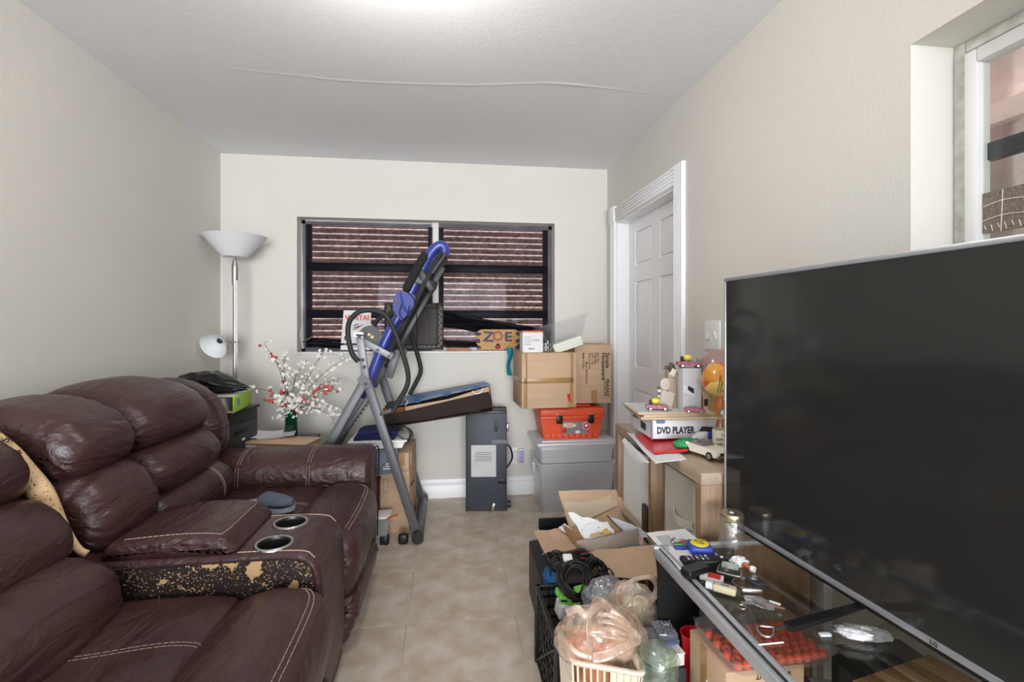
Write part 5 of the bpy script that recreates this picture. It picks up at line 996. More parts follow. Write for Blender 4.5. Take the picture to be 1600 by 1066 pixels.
cr = thing('small_clear_bottle', 'small frosted squeeze bottle with blue print and white cap', 'bottle', on(1128, 921, TZ + .010)); d1, d2 = on(1106, 913, TZ + .012), on(1150, 925, TZ + .012); cr.rotation_euler = (0, 0, math.atan2((d2 - d1).y, (d2 - d1).x)); 
part('bottle_body', G().box((.006, 0, .003), (.052, .024, .017), bev=.005, seg=3), mat('frosted_amber_plastic', (206, 194, 164), .25, var=.1, alpha=.9), cr); part('bottle_cap', G().cyl((-.036, 0, .002), (-.020, 0, .002), .009), mat('clear_cap', (220, 224, 228), .2, alpha=.8), cr); text('Craft', .009, mat('blue_ink', (50, 56, 130), .5), cr, (.006, -.001, .0118), (0, 0, 0))
wt = thing('zip_card_wallet', 'open black and clear card wallet with zip edge', 'wallet', on(1139, 898, TZ + .001), R(-38)); part('wallet_back', G().box((0, 0, .006), (.052, .032, .006), bev=.002), mat('dark_leather_grain', (48, 50, 54), .5, bump=.3), wt); part('metal_snap', G().cyl((-.006, 0, .009), (-.006, 0, .011), .006), steel_m, wt)
part('zip_edge', G().tube([(-.027, -.017, .009), (.027, -.017, .009), (.028, .017, .009), (-.02, .03, .012), (-.027, -.015, .009)], .0014, 5), steel_m, wt); part('photo_window', G().box((.0, .022, .012), (.04, .02, .003), (.5, 0, 0)), mat('greenish_photo', (150, 160, 150), .3, c2=(90, 100, 90), vs=60), wt)
ts2 = thing('crumpled_tissue', 'crumpled white tissue with amber pill bottle shape behind wallet', 'tissue', on(1154, 884, TZ)); part('tissue', G().ball((0, 0, .010), (.026, .015, .013), 24, 14, jit=.4, js=3, seed=8), paper_m, ts2); part('amber_tube', G().cyl((.004, -.014, .010), (.014, -.034, .008), .006), mat('amber_plastic', (170, 84, 44), .3), ts2); part('white_cap', G().cyl((.014, -.034, .008), (.019, -.042, .008), .008), white_m, ts2)
kf = thing('car_key_fob', 'dark grey key fob with round chrome button', 'car key', on(1181, 914, TZ), R(-80)); part('fob_body', G().box((0, 0, .007), (.042, .032, .014), bev=.005, seg=3), dark_m, kf); part('chrome_ring', G().tube([(-.006 + .009 * cos(a * pi / 8), .009 * sin(a * pi / 8), .0145) for a in range(16)], .0018, 6, True, 1), steel_m, kf)
part('chrome_cap', G().ball((-.006, 0, .014), (.006, .006, .003)), steel_m, kf)
mk = thing('folded_multi_tool', 'silver folded multi tool lying against the key fob', 'multi tool', on(1174, 926, TZ), R(-12)); part('tool_body', G().box((0, 0, .006), (.048, .016, .011), bev=.003), steel_m, mk); part('blade', G().prism([(-.02, -.008, .0125), (.026, -.008, .0125), (.034, -.003, .0125), (-.02, .0, .0125)], (0, 0, .0015)), steel_m, mk); part('key_wire', G().tube([(-.024, 0, .01), (-.032, .008, .012), (-.038, .018, .014), (-.03, .028, .016)], .0011, 5), steel_m, mk)
zp = thing('clear_cord_packet', 'clear plastic packet holding brown strip at the middle of stand', 'packet', on(1186, 944, TZ), R(-28)); part('packet_sheet', G().sheet(lambda u, v: (-.03 + .06 * u, -.018 + .036 * v, .003 + .003 * sin(u * 6 + v * 4)), 12, 8, .001), clear('crinkled_film', (236, 238, 240), .12, .08, .15, film=.1, fs=60), zp); part('brown_strip', G().box((.03, -.002, .003), (.045, .006, .004), (0, 0, -.25), bev=.001), mat('copper_brown', (150, 110, 96), .4), zp); part('pale_tip', G().box((.034, .008, .005), (.024, .006, .004), (0, 0, -.35), bev=.0015), white_m, zp)
kn = thing('small_coin_ring', 'small steel ring lying left of the clear packet', 'ring', on(1160, 950, TZ)); part('ring', G().tube([(.009 * cos(a * pi / 6), .009 * sin(a * pi / 6), .002) for a in range(12)], .0012, 5, True, 2), steel_m, kn)
pe = thing('metal_peeler', 'steel Y shaped peeler on the glass above the orange balls', 'peeler', on(1215, 990, TZ)); loop = [on(a, b, TZ + .004) for a, b in ((1184, 979), (1187, 990), (1197, 995), (1207, 994), (1210, 985), (1208, 981), (1196, 979))]
part('peeler_head', G().tube(loop, .0022, 8, True), steel_m, pe, w=True); part('peeler_handle', G().tube([on(1209, 984, TZ + .004), on(1228, 979, TZ + .004), on(1246, 974, TZ + .004), on(1254, 970, TZ + .005)], .0032, 8, flat=.6), steel_m, pe, w=True)
sw_ = thing('white_straw_piece', 'thin white straw piece lying below the peeler', 'straw', on(1205, 1005, TZ)); part('straw', G().tube([on(1185, 1008, TZ + .0025), on(1224, 1004, TZ + .0025)], .0017, 8, raw=True), white_m, sw_, w=True)
bg_ = thing('small_zip_bag', 'small clear bag of white powdery filling beside the screen foot', 'bag', on(1345, 998, TZ), R(-10)); part('filling', G().ball((-.012, 0, .009), (.030, .014, .010), 24, 12, jit=.25, js=3, seed=5, rot=(0, 0, -.35)), mat('white_filling', (236, 236, 238), .6), bg_); part('bag_film', G().ball((.006, .003, .010), (.052, .022, .012), 32, 14, jit=.25, js=4, seed=6, rot=(0, 0, -.2)), MATS['crinkled_film'], bg_)
cb2 = thing('small_clear_clip', 'small clear plastic clip lying beside the screen foot', 'clip', on(1289, 994, TZ), R(-5)); part('clip_body', G().box((0, 0, .003), (.024, .010, .006), bev=.002), MATS['clear_cap'], cb2)

# ================================================================ ON THE MIDDLE SHELF
SZ = .2705
cc = thing('small_shipping_carton', 'small brown carton on the middle shelf carrying the tray of balls', 'cardboard box', (.735, 1.145, SZ), R(1)); part('carton_body', G().box((0, 0, .082), (.20, .165, .164), bev=.002), card_m, cc)
part('tape', G().box((-.1005, .012, .115), (.002, .03, .10)), tape_m, cc); part('shipping_label', G().box((-.1012, -.02, .05), (.001, .055, .075), (.2, 0, 0)), paper_m, cc)
text('IMPORTANT', .016, ink_m, cc, (.02, -.0832, .147), (R(90), R(180), 0))
for x in (-.015, .042):
    s_ = part('handling_symbol', G().tube([(x - .018, -.0835, .078), (x + .018, -.0835, .078), (x + .018, -.0835, .125), (x - .018, -.0835, .125), (x - .018, -.0835, .078)], .0012, 4, raw=True), ink_m, cc); part('symbol_mark', G().box((x, -.0835, .11), (.018, .001, .008)).box((x, -.0835, .10), (.003, .001, .022)).ball((x, -.0835, .09), (.010, .001, .006)), ink_m, s_)
tr = thing('clear_ball_tray', 'clear shallow plastic tray filled with orange balls', 'tray', (.772, 1.125, SZ + .166), R(3))
trp = clear('clear_tray_plastic', (250, 250, 250), .06, .06, .12); tub(tr, .25, .155, .27, .175, .036, trp, rim=.006, name='tray_body'); part('tray_lid', G().box((0, 0, .040), (.272, .178, .004), bev=.0015), clear('clear_lid_plastic', (246, 247, 248), .02, .06, .04), tr)
om = mat('orange_ball', (250, 100, 62), .45, var=.1, vs=60); proto = None; rr = random.Random(11); k = 0
for j in range(7):
    for i in range(11):
        x = -.112 + i * .0225 + (.0112 if j % 2 else 0) + rr.uniform(-.001, .001); y = -.063 + j * .0195 + rr.uniform(-.001, .001)
        if x > .117: continue
        p = tr.matrix_basis @ V((x, y, .0145 + rr.uniform(0, .002)))
        if proto is None:
            proto = part('orange_ball', G().ball((0, 0, 0), .0112, 14, 10), om); proto['label'] = 'small orange ball packed in the clear tray under the glass'; proto['category'] = 'ball'; proto['group'] = 'orange balls in the clear tray'; o = proto
        else: o = proto.copy(); COL.objects.link(o)
        o.location = p
bp2 = thing('black_label_pouch', 'black card with white scribble lettering on the tray left end', 'card', tr.location + V((-.085, -.01, .0435)), R(-58)); part('card', G().box((0, 0, .002), (.088, .036, .003), bev=.001), ink_m, bp2); text('Crazy', .018, white_m, bp2, (.004, -.001, .0038), (0, 0, R(8))); part('clear_sleeve', G().sheet(lambda u, v: (-.055 + .11 * u, -.03 + .06 * v, .006 + .002 * sin(u * 9 + v * 7)), 16, 8), MATS['crinkled_film'], bp2)
rc = thing('red_plastic_cup', 'red plastic cup on the middle shelf behind the carton', 'cup', (.667, 1.268, SZ)); part('cup_body', G().lathe([(0, 0), (.026, 0), (.034, .122), (.036, .125), (.034, .126), (.032, .122), (.024, .004), (0, .004)], n=36), red_m, rc); part('red_contents', G().ball((0, 0, .09), (.026, .027, .014), jit=.5, js=5), red_m, rc)
tbx = thing('frosted_food_tub', 'frosted plastic tub with lid behind the red cup', 'tub', (.795, 1.292, SZ)); ftub = clear('frosted_grey_plastic', (190, 198, 192), .06, .25, .5, (168, 176, 168)); tub(tbx, .14, .085, .165, .10, .18, ftub, rim=.004, name='tub_body'); part('tub_lid', G().box((0, 0, .186), (.178, .112, .012), bev=.005), ftub, tbx); part('paper_inside', G().box((-.02, 0, .06), (.08, .06, .08), bev=.01), mat('pale_pink_paper', (214, 196, 190), .7), tbx)
ub = thing('dark_flat_case', 'dark flat case under the grey photo box at the shelf front', 'case', (.60, 1.285, SZ + .002)); part('case_body', G().box((0, 0, .031), (.05, .12, .06), bev=.004), dark_m, ub)
gm = thing('grey_photo_box', 'flat grey blue box with photo print overhanging the middle shelf', 'box', (.595, 1.312, SZ + .066)); part('box_body', G().box((0, 0, .018), (.075, .066, .036), bev=.002), mat('slate_card', (120, 128, 140), .6, c2=(96, 104, 118), vs=10), gm); part('photo_print', G().box((.0, -.01, .0365), (.045, .04, .001)), mat('grey_brown_photo', (134, 126, 120), .5, c2=(80, 74, 72), vs=40), gm)
og = thing('clear_bead_organizer', 'clear lidded organizer of small silver beads beside the red cup', 'organizer', (.603, 1.312, SZ + .1035), R(-4)); part('organizer_body', G().box((0, 0, .008), (.055, .064, .016), bev=.003), clear('clear_blue_plastic', (216, 220, 236), .12, .1, .3, (200, 206, 226)), og)
g = G(); rr = random.Random(2)
for k in range(90): g.ball((rr.uniform(-.024, .024), rr.uniform(-.028, .028), .0175), rr.uniform(.0012, .0024), 6, 4)
part('silver_beads', g, steel_m, og, kind='stuff')
bk2 = thing('blue_white_book', 'small white paperback with blue top stripe on the shelf corner', 'book', (.592, 1.252, SZ + .066), R(4)); part('page_block', G().box((0, 0, .017), (.054, .050, .030), bev=.001), mat('page_cream', (226, 220, 212), .8), bk2); part('cover', G().box((0, 0, .0335), (.058, .054, .003), bev=.001), paper_m, bk2); part('blue_stripe', G().box((0, .018, .0353), (.057, .015, .001)), mat('periwinkle', (112, 122, 190), .5), bk2)
for k in range(4): part('print_line', G().box((0, .006 - k * .009, .0355), (.04 - .006 * (k % 2), .002, .001)), grey_ink, bk2)
pu = thing('purple_printed_box', 'purple edged printed packet on the middle shelf', 'packet', at(1288, 1072, Z=.30), R(-18)); part('packet_body', G().box((0, 0, -.0145), (.10, .06, .028), bev=.002), mat('purple_card', (96, 60, 100), .5), pu); part('grey_panel', G().box((.005, 0, .001), (.07, .045, .003)), mat('pale_grey_print', (180, 182, 188), .6, bump=.1), pu)
wbk = thing('striped_wooden_block', 'thick striped bamboo board lying near the stand end', 'wooden board', (.975, .85, .476), R(12))
for k in range(8): part('bamboo_strip', G().box((-.12 + k * .0305 + .012, 0, .0), (.029, .20, .045), bev=.002), (wood('bamboo_light', (206, 172, 130), (180, 144, 100), (30, 2, 30)), wood('bamboo_dark', (176, 136, 92), (150, 112, 70), (30, 2, 30)))[k % 2], wbk)
sb2 = thing('black_equipment_case', 'black equipment case below the striped board', 'case', (1.03, .92, SZ)); part('case_body', G().box((0, 0, .09), (.19, .36, .18), bev=.006), black_m, sb2); part('front_grille', G().box((-.0965, 0, .09), (.003, .3, .12)), dark_m, sb2)
# ================================================================ FLOOR CLUTTER BEFORE THE SHELF
def quadsheet(P, f=None, nu=14, nv=12, th=.003, amp=.0, seed=0):
    P = [V(p) for p in P]; g = G()
    g.sheet(lambda u, v: (P[0].lerp(P[1], u)).lerp(P[3].lerp(P[2], u), v) + V((0, 0, amp * noise.noise(V((u * 3, v * 3, seed))))) + (V(f(u, v)) if f else V((0, 0, 0))), nu, nv, th); return g
dt = thing('black_open_case', 'small black open case with white end behind the black product box', 'case', (.60, 2.47, 0)); part('case_body', G().box((.01, 0, .08), (.26, .20, .16), bev=.006), black_m, dt)
part('raised_lid', G().box((.01, .098, .185), (.26, .012, .06), (.25, 0, 0), bev=.003), dark_m, dt); part('white_end', G().box((-.128, -.05, .165), (.018, .06, .03), (0, .4, 0), bev=.004), white_m, dt); part('hinge', G().cyl((-.10, -.06, .165), (-.07, -.06, .165), .008), steel_m, dt)
bx = thing('black_product_box', 'black product box standing on the floor with printed frame on its side', 'box', (.535, 2.06, 0), R(-2)); part('box_body', G().box((0, 0, .115), (.33, .38, .23), bev=.004), mat('taupe_black_card', (86, 78, 74), .6, c2=(66, 58, 56), vs=4), bx)
part('open_flap', quadsheet([(-.165, .19, .232), (-.165, -.18, .232), (-.06, -.17, .262), (-.06, .19, .255)], th=.004), black_m, bx)
fr2 = G(); 
for lo, hi in (((-.167, -.10, .06), (-.165, -.095, .14)), ((-.167, -.16, .06), (-.165, -.155, .14)), ((-.167, -.16, .06), (-.165, -.095, .065)), ((-.167, -.16, .135), (-.165, -.095, .14))): fr2.b2(lo, hi)
part('printed_frame', fr2, grey_ink, bx); part('white_scribble', G().tube([(-.13, .02, .246), (-.12, .04, .247), (-.11, .03, .249), (-.118, 0, .248), (-.105, -.02, .249)], .0015, 5), white_m, bx)
ch = thing('open_cardboard_box', 'open brown cardboard box with wide flaps in front of the cube shelf', 'cardboard box', (.61, 1.84, .0)); part('box_body', quadsheet([(-.09, -.03, .0), (-.09, -.03, .33), (.14, -.03, .33), (.14, -.03, .0)], th=.004), card_m, ch)
part('box_body', quadsheet([(.14, -.03, 0), (.14, -.03, .33), (.14, .10, .33), (.14, .10, .0)], th=.004), card_m, ch)
def pz(l): return [at(a, b, Z=z) for a, b, z in l]
part('left_flap', quadsheet(pz([(834, 832, .35), (880, 826, .36), (914, 858, .34), (851, 866, .345)]), amp=.006, th=.004), card_m, ch, w=True)
part('right_flap', quadsheet(pz([(914, 862, .345), (1022, 853, .40), (1028, 906, .355), (948, 903, .335)]), amp=.004, th=.004), card_m, ch, w=True)
part('flap_edge', quadsheet(pz([(1022, 853, .398), (1028, 906, .353), (1031, 906, .31), (1025, 853, .35)]), th=.003), card2_m, ch, w=True)
part('red_inside', quadsheet(pz([(896, 860, .33), (912, 858, .335), (920, 880, .32), (905, 880, .32)]), th=.003), red_m, ch, w=True)
mb = thing('opened_mailer_box', 'opened tan mailer box full of envelopes on top of the open carton', 'cardboard box', at(935, 842, Z=.36)); 
A_ = [at(872, 768, Y=2.24), at(967, 765, Y=2.24), at(987, 828, Y=2.12), at(893, 838, Y=2.06)]
part('standing_flap', quadsheet(A_, amp=.006, th=.004, seed=2), card_m, mb, w=True); B_ = [A_[0].lerp(A_[1], .03) + V((0, -.006, -.004)), A_[0].lerp(A_[1], .9) + V((0, -.006, -.004)), A_[1].lerp(A_[2], .38).lerp(A_[0].lerp(A_[3], .38), .1) + V((0, -.008, 0)), A_[0].lerp(A_[3], .8) + V((.01, -.007, 0))]
part('pale_patch', quadsheet(B_, amp=.004, th=.001, seed=2), mat('peeled_card', (204, 188, 166), .85), mb, w=True)
part('box_floor', quadsheet(pz([(880, 832, .355), (985, 828, .36), (1004, 846, .365), (912, 856, .355)]), th=.004), card2_m, mb, w=True)
part('front_wall', quadsheet(pz([(900, 846, .395), (955, 838, .41), (958, 856, .362), (908, 861, .358)]), amp=.006, th=.003), mat('grey_card_back', (186, 176, 166), .8, var=.1), mb, w=True)
part('front_wall', quadsheet(pz([(948, 838, .41), (997, 826, .43), (1001, 850, .37), (955, 858, .362)]), amp=.004, th=.003, seed=4), mat('grey_brown_card', (170, 156, 144), .8, var=.1), mb, w=True)
part('side_wall', quadsheet(pz([(880, 820, .40), (912, 838, .40), (906, 858, .358), (884, 834, .36)]), th=.003), card2_m, mb, w=True)
part('side_strip', quadsheet(pz([(998, 838, .40), (1005, 840, .395), (1004, 852, .37), (999, 850, .372)]), th=.003), mat('pink_card_edge', (206, 170, 156), .8), mb, w=True)
for i, (l, lab, m) in enumerate((([(887, 801, .47), (934, 812, .46), (962, 836, .40), (916, 848, .385)], 'large white envelope leaning in the mailer box', paper_m), ([(949, 805, .47), (1000, 825, .42), (1016, 842, .39), (975, 836, .395)], 'grey white paper sheet over the right of the mailer box', mat('cool_white_paper', (214, 214, 218), .8)), ([(908, 822, .435), (948, 815, .45), (960, 832, .415), (912, 842, .40)], 'folded white letter in the middle of the mailer box', paper_m), ([(873, 826, .375), (882, 818, .39), (896, 830, .372), (888, 836, .365)], 'white paper corner poking out left of the mailer box', paper_m))):
    P_ = pz(l); c = sum(P_, V((0, 0, 0))) / 4; solo('loose_envelope', quadsheet(P_, lambda u, v: (0, 0, .012 * sin(pi * u) * sin(pi * v)), amp=.010, th=.0015, seed=i), m, lab, 'envelope', 'papers in the mailer box', ang=60)
solo('yellow_envelope', quadsheet(pz([(922, 842, .40), (930, 828, .425), (948, 824, .43), (956, 836, .41)]), lambda u, v: (0, 0, .012 * abs(u - .5)), amp=.012, th=.003), mat('manila_yellow', (206, 166, 88), .7), 'crumpled yellow manila envelope in the mailer box', 'envelope', ang=60)
solo('grey_rod', G().tube([at(949, 806, Z=.475), at(960, 818, Z=.455), at(973, 830, Z=.43)], .0028, 6, flat=.6), dark_m, 'thin grey rod lying across the mailer box papers', 'rod')
# black milk crate
cr_ = thing('black_milk_crate', 'black plastic lattice milk crate on the floor holding cables', 'crate', (.495, 1.62, 0)); cw, chh = .33, .28; hx = cw / 2
def fbar(a, b, t=.006, th=.004): 
    a, b = V(a), V(b); d = b - a; g = G(); g.cyl(a, b, t, n=6); return g
for z in (.006, chh - .01):
    for a, b in (((-hx, -hx), (-hx, hx)), ((-hx, hx), (hx, hx)), ((hx, hx), (hx, -hx)), ((hx, -hx), (-hx, -hx))):
        lo = (min(a[0], b[0]) - .006, min(a[1], b[1]) - .006, z - .010); hi = (max(a[0], b[0]) + .006, max(a[1], b[1]) + .006, z + .010); part('crate_rim', G().b2(lo, hi, bev=.002), black_m, cr_)
for sx in (-hx, hx):
    for sy in (-hx, hx): part('corner_post', G().box((sx, sy, chh / 2), (.022, .022, chh), bev=.003), black_m, cr_)
    for k in range(6): z = .045 + k * .038; part('slat', G().box((sx, 0, z), (.006, cw, .007)), black_m, cr_)
    for k in range(7): y = -hx + .04 + k * .042; part('slat', G().box((sx, y, chh / 2), (.006, .007, chh)), black_m, cr_)
    part('slat', G().box((sx - .004 * (1 if sx < 0 else -1), 0, .13), (.006, .006, .37), (R(52), 0, 0)), black_m, cr_); part('slat', G().box((sx - .004 * (1 if sx < 0 else -1), 0, .13), (.006, .006, .37), (R(-52), 0, 0)), black_m, cr_)
for sy in (-hx, hx):
    for k in range(6): z = .045 + k * .038; part('slat', G().box((0, sy, z), (cw, .006, .007)), black_m, cr_)
    for k in range(7): x = -hx + .04 + k * .042; part('slat', G().box((x, sy, chh / 2), (.007, .006, chh)), black_m, cr_)
part('crate_floor', G().box((0, 0, .012), (cw, cw, .006)), black_m, cr_)
# crate contents
dn = thing('dark_cloth_heap', 'dark blue denim heap filling the milk crate', 'cloth', (.50, 1.63, .02)); part('cloth', G().ball((0, 0, .12), (.13, .13, .12), 36, 20, jit=.25, js=2.5, seed=3), mat('dark_denim', (34, 44, 66), .9, var=.4, vs=10, bump=.4), dn)
bl2 = thing('blue_cloth_scrap', 'bright blue cloth scrap at the left edge of the crate', 'cloth', at(862, 905, Z=.27)); part('cloth', G().ball((0, 0, 0), (.03, .045, .05), 24, 14, jit=.3, js=3), mat('mid_blue_cloth', (40, 100, 160), .8, var=.2, bump=.4), bl2)
lime = mat('lime_plastic', (136, 220, 92), .45, var=.08)
lg = thing('lime_green_holder', 'lime green slotted plastic holder below the coiled cables', 'holder', at(893, 932, Z=.305), R(-14))
part('holder_body', G().box((-.005, -.012, 0), (.075, .045, .03), (0, .1, 0), bev=.006), lime, lg); part('holder_body', G().box((.035, .012, .008), (.045, .06, .022), (.1, -.2, .2), bev=.005), lime, lg); part('holder_wing', G().box((-.035, .012, .004), (.04, .03, .02), (0, .3, .3), bev=.004), lime, lg)
for x in (-.025, .01): part('slot', G().box((x, -.0355, .002), (.022, .003, .006)), ink_m, lg)
lg2 = thing('lime_green_clip', 'small lime green clip seen through the coiled cables', 'clip', at(898, 880, Z=.355)); part('clip_body', G().ball((0, 0, 0), (.022, .018, .008), jit=.3), lime, lg2)
wf = thing('white_folded_sheet', 'white folded sheet under the lime green holder', 'paper', at(886, 950, Z=.27)); part('sheet', G().box((0, 0, 0), (.07, .05, .05), (.2, .1, .2), bev=.004), MATS['cool_white_paper'], wf)
cab = mat('black_cable_rubber', (26, 25, 26), .35, var=.2)
def coil(name, lab, c, r, nl, tilt, seed, t=.0042, ex=1.2, tail=None):
    o = thing(name, lab, 'cable', c, group='coiled black cables on the crate'); rr = random.Random(seed); rm_ = M.Rotation(tilt[1], 3, 'Y') @ M.Rotation(tilt[0], 3, 'X'); P = []
    ph = [rr.uniform(-.18, .18) for _ in range(nl + 2)]; rad = [r * rr.uniform(.62, 1.14) for _ in range(nl + 2)]; hz = [rr.uniform(-.014, .014) for _ in range(nl + 2)]; ofx = [rr.uniform(-.014, .014) for _ in range(nl + 2)]
    N_ = 14
    for k in range(nl * N_):
        l = k // N_; f = (k % N_) / N_; R_ = rad[l] * (1 - f) + rad[l + 1] * f; z = hz[l] * (1 - f) + hz[l + 1] * f; a = 2 * pi * f; ox = ofx[l] * (1 - f) + ofx[l + 1] * f
        P.append(rm_ @ V((R_ * cos(a) + ox, R_ * ex * sin(a) - ox, z + .008 * sin(2 * a + ph[l] * 9))))
    if tail: P += [V(q) for q in tail]
    part('cable', G().tube(P, t, 7, k=3), cab, o); return o
c1 = coil('coiled_power_cable', 'largest coiled black cable lying over the lime green holder', at(895, 904, Z=.365), .052, 14, (R(38), R(6)), 3, t=.0036, ex=1.25, tail=[(.02, -.06, -.01), (.035, -.09, -.03)])
part('plug', G().box((.037, -.075, -.018), (.024, .03, .018), (.5, 0, .3), bev=.005), black_m, c1); part('white_wrap', G().box((-.005, .055, .045), (.034, .026, .016), (.6, .1, .1), bev=.005), paper_m, c1)
c2 = coil('coiled_power_cable', 'messy black cable coil right of the largest one', at(930, 890, Z=.36), .034, 10, (R(40), R(-20)), 8, t=.0034, ex=1.0, tail=[(.03, -.02, 0), (.05, .0, .0), (.06, -.02, -.01), (.05, -.04, -.02)]); part('adapter', G().box((.02, -.035, -.01), (.05, .035, .024), (.3, .2, .5), bev=.006), black_m, c2)
c3 = coil('coiled_power_cable', 'thin black cable tangle at the left crate corner', at(868, 880, Z=.35), .032, 8, (R(30), R(20)), 12, t=.003, tail=[(-.02, -.02, -.01), (-.03, -.05, -.02)]); 
c4 = coil('coiled_power_cable', 'upper black cable loops lying on the carton flap edge', at(908, 872, Z=.37), .045, 6, (R(18), R(8)), 21, t=.0036, ex=.6)
# ---- plastic bags and laundry basket
NL, NR, FL = at(896, 1034, Z=.36), at(1006, 1054, Z=.36), at(874, 988, Z=.36); FR = NR + (FL - NL) + V((.02, .05, 0)); FL = FL + V((0, .02, 0))
lbk = thing('white_laundry_basket', 'off white slatted plastic basket holding the plastic bags', 'basket', V(((NL.x + NR.x) / 2, (NL.y + FL.y) / 2, 0))); ivp = mat('ivory_plastic', (226, 214, 194), .4, var=.05)
rimc = [NL, NR, FR, FL]; cc_ = sum(rimc, V((0, 0, 0))) / 4
def rpt(i, f, z):
    a, b = rimc[i % 4], rimc[(i + 1) % 4]; p = a.lerp(b, f); s_ = .80 + .20 * (z / .36); q = V((cc_.x + (p.x - cc_.x) * s_, cc_.y + (p.y - cc_.y) * s_, z)); return q
rp_ = []
for i in range(4):
    for f in (.08, .3, .5, .7, .92): rp_.append(rpt(i, f, .358))
part('basket_rim', G().tube(rp_, .0075, 8, True, 4, flat=1.5), ivp, lbk, w=True)
for z in (.30, .20, .10): part('hoop', G().tube([rpt(i, f, z) for i in range(4) for f in (.08, .3, .5, .7, .92)], .0035, 6, True, 4), ivp, lbk, w=True)
for i in range(4):
    nn = 10 if i % 2 == 0 else 8
    for k in range(nn): f = .06 + .88 * k / (nn - 1); part('slat', G().tube([rpt(i, f, .355), rpt(i, f, .2), rpt(i, f, .05)], .0052, 5, k=1, flat=.5), ivp, lbk, w=True)
part('solid_panel', G().prism([rpt(0, .55, .35), rpt(0, .93, .35), rpt(0, .93, .30), rpt(0, .55, .30)], (0, .003, 0)), ivp, lbk, w=True); part('basket_floor', G().prism([rpt(0, 0, .05), rpt(1, 0, .05), rpt(2, 0, .05), rpt(3, 0, .05)], (0, 0, .004)), ivp, lbk, w=True)
tanb = clear('tan_bag_film', (248, 236, 226), .08, .2, .38, (240, 224, 210), film=.22, fs=34); clrb = clear('clear_blue_film', (226, 230, 240), .16, .12, .30, (206, 210, 224), film=.18, fs=40)
def baggy(c, r, seed, jit=.16, ridge=.07, nf=5, u=64, v=40, top=.0):
    g = G(); g.ball((0, 0, 0), 1, u, v)
    for w_ in g.bm.verts:
        d = w_.co.copy(); n1 = noise.noise(d * 1.7 + V((seed, 0, 0))); a = math.atan2(d.y, d.x); n2 = 1 - abs(noise.noise(V((d.x * 4.2, d.y * 4.2, d.z * 2.0 + seed)))) * 2; n3 = 1 - abs(noise.noise(d * 9 + V((seed, 5, 0)))) * 2
        k = 1 + jit * n1 + ridge * n2 + ridge * .4 * n3
        if top and d.z > 0: k *= 1 - top * d.z * .5; 
        w_.co = V((d.x * r[0] * k, d.y * r[1] * k, d.z * r[2] * k)) + V(c)
    return g
food = mat('orange_brown_filling', (206, 112, 58), .6, c2=(226, 190, 150), vs=22)
b1c = at(941, 997, Y=1.285); b1 = thing('tan_grocery_bag', 'tan plastic grocery bag with orange stained contents in the basket', 'bag', (b1c.x, 1.285, .30)); dz = b1c.z - .30
part('bag_film', baggy((0, .012, dz + .0), (.116, .066, .074), 2.0, .12, .085), tanb, b1, ang=180)
part('bag_bottom', baggy((cc_.x - b1c.x, cc_.y - 1.285, -.09), (.062, .062, .13), 5.0, .1, .05, u=40, v=24), mat('stained_bag_bottom', (222, 176, 136), .5, c2=(206, 130, 80), vs=14), b1, ang=180)
part('orange_contents', G().ball((-.03, .0, dz - .015), (.070, .045, .045), 24, 16, jit=.3, js=3, seed=6), food, b1); part('pale_contents', G().ball((.045, .0, dz - .015), (.045, .04, .04), 24, 16, jit=.25, js=3, seed=9), mat('pale_filling', (214, 190, 168), .6, var=.15), b1)
def rib(name, pts, wd, parent, m=tanb, fl=.32, tw=0): part(name, G().tube([at(a, b, Y=y) for a, b, y in pts], wd, 10, k=8, flat=fl), m, parent, w=True, ang=180)
rib('twisted_handle', [(925, 1026, 1.20), (921, 1000, 1.195), (920, 975, 1.20), (926, 950, 1.22), (932, 940, 1.25), (944, 944, 1.25), (955, 955, 1.22)], .012, b1)
rib('twisted_handle', [(925, 1028, 1.19), (948, 1024, 1.185), (972, 1012, 1.19), (988, 1003, 1.20), (996, 998, 1.22), (984, 985, 1.21), (970, 970, 1.20), (952, 956, 1.21)], .013, b1)
rib('bag_fold', [(885, 958, 1.22), (902, 952, 1.21), (915, 962, 1.195), (930, 950, 1.21), (940, 942, 1.25)], .010, b1)
for k in range(4): rib('bag_fold', [(934, 960 + k * 11, 1.21), (955, 962 + k * 11, 1.195), (975, 972 + k * 9, 1.195), (990, 985 + k * 5, 1.21)], .005, b1)
rib('bag_fold', [(880, 1000, 1.23), (892, 1012, 1.20), (905, 1022, 1.19), (925, 1028, 1.185)], .007, b1)
b2c = at(985, 958, Y=1.43); b2 = thing('tan_produce_bag', 'tan plastic bag with open loop handle and green contents behind', 'bag', (b2c.x, 1.43, .30)); dz = b2c.z - .30
part('bag_film', baggy((0, 0, dz - .01), (.078, .055, .098), 7.0), tanb, b2, ang=180); part('green_contents', G().ball((.0, 0, dz - .01), (.045, .04, .06), 20, 14, jit=.25, js=3, seed=4), mat('pale_green_filling', (196, 208, 164), .5, var=.15), b2)
rib('loop_handle', [(972, 940, 1.40), (975, 920, 1.40), (986, 908, 1.41), (1002, 903, 1.42), (1018, 903, 1.43), (1027, 914, 1.43), (1025, 928, 1.42), (1014, 940, 1.41), (1003, 950, 1.40)], .011, b2)
rib('loop_handle', [(972, 945, 1.39), (965, 925, 1.39), (978, 912, 1.40), (992, 906, 1.41)], .009, b2)
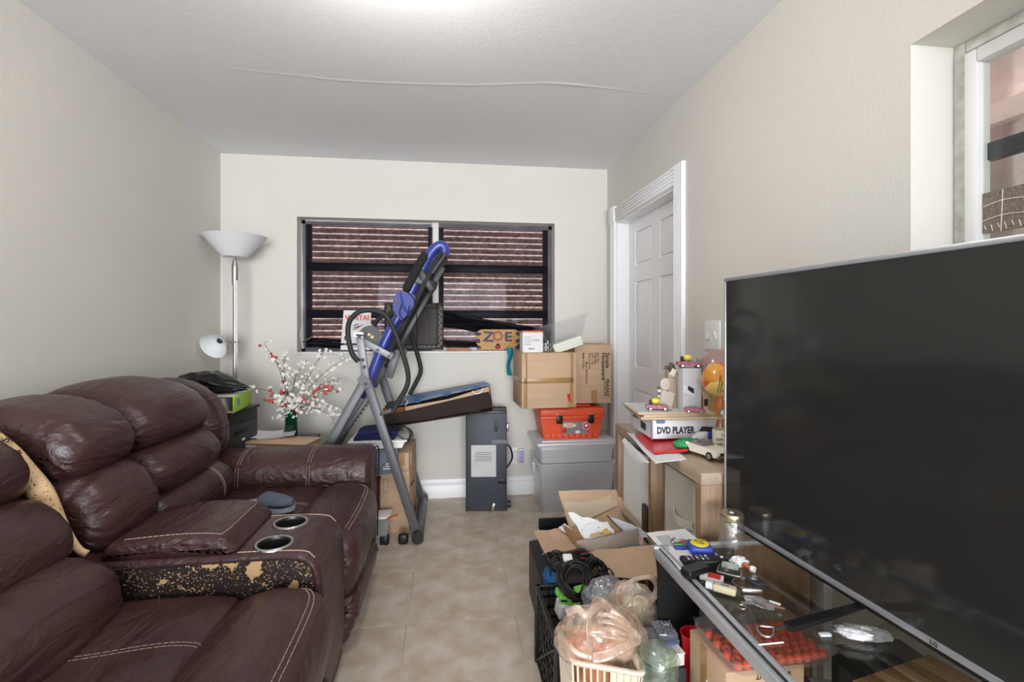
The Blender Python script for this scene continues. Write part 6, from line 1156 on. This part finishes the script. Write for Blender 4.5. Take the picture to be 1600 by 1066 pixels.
rib('loop_handle', [(985, 950, 1.39), (990, 938, 1.39), (998, 932, 1.39), (1010, 938, 1.395)], .008, b2)
b3c = at(950, 925, Y=1.50); b3 = thing('clear_film_bag', 'clear bluish plastic film bag between cables and tan bags', 'bag', (b3c.x, 1.50, .30)); part('bag_film', baggy((0, 0, b3c.z - .30 - .01), (.075, .05, .045), 4.0, .2, .09), clrb, b3, ang=180)
gl2 = thing('green_leaf_bunch', 'small bunch of green leaves inside the front of the produce bag', 'leaves', at(950, 950, Y=1.36)); g = G()
for k in range(7): a = k * .9; g.prism([(0, 0, 0), (.010 * cos(a), .004, .008 * sin(a)), (.024 * cos(a), 0, .02 * sin(a)), (.012 * cos(a + .5), -.003, .010 * sin(a + .5))], (0, .002, 0))
part('leaves', g, mat('leaf_green', (70, 170, 70), .5), gl2)
jp = at(1027, 1040, Y=1.20); jg = thing('green_glass_jug', 'pale green ribbed glass jug standing beside the basket', 'jug', (jp.x + .003, 1.20, 0)); pg = clear('pale_green_glass', (244, 250, 246), .12, .05, .08, (206, 226, 212), film=.05, fs=40)
part('jug_glass', G().lathe([(0, 0), (.046, 0), (.05, .02), (.050, .33), (.0485, .345), (.051, .355), (.049, .365), (.050, .375), (.044, .40), (.028, .415), (0, .42), (0, .414), (.025, .41), (.040, .396), (.046, .37), (.046, .02), (0, .008)], n=40), pg, jg, ang=180)
for k in range(3): part('glass_ring', G().tube([((.052 - .006 * k) * cos(a * pi / 12), (.052 - .006 * k) * sin(a * pi / 12), .385 + .010 * k) for a in range(24)], .0016, 6, True, 1), pg, jg)
mk2 = solo('yellow_green_highlighter', G().cyl((.50, 1.50, .30), (.545, 1.44, .36), .007), mat('highlighter_yellow', (206, 222, 90), .4), 'yellow green highlighter leaning in the gap beside the produce bag', 'marker')
lx = thing('lidded_screen_device', 'dark glossy slab with steel edge lying below the glass jug', 'device', at(1034, 1062, Z=.24)); part('slab', G().box((0, 0, 0), (.07, .05, .008), (0, -.1, .2), bev=.003), black_m, lx); part('steel_edge', G().box((0, -.026, .003), (.07, .003, .006), (0, -.1, .2)), steel_m, lx)
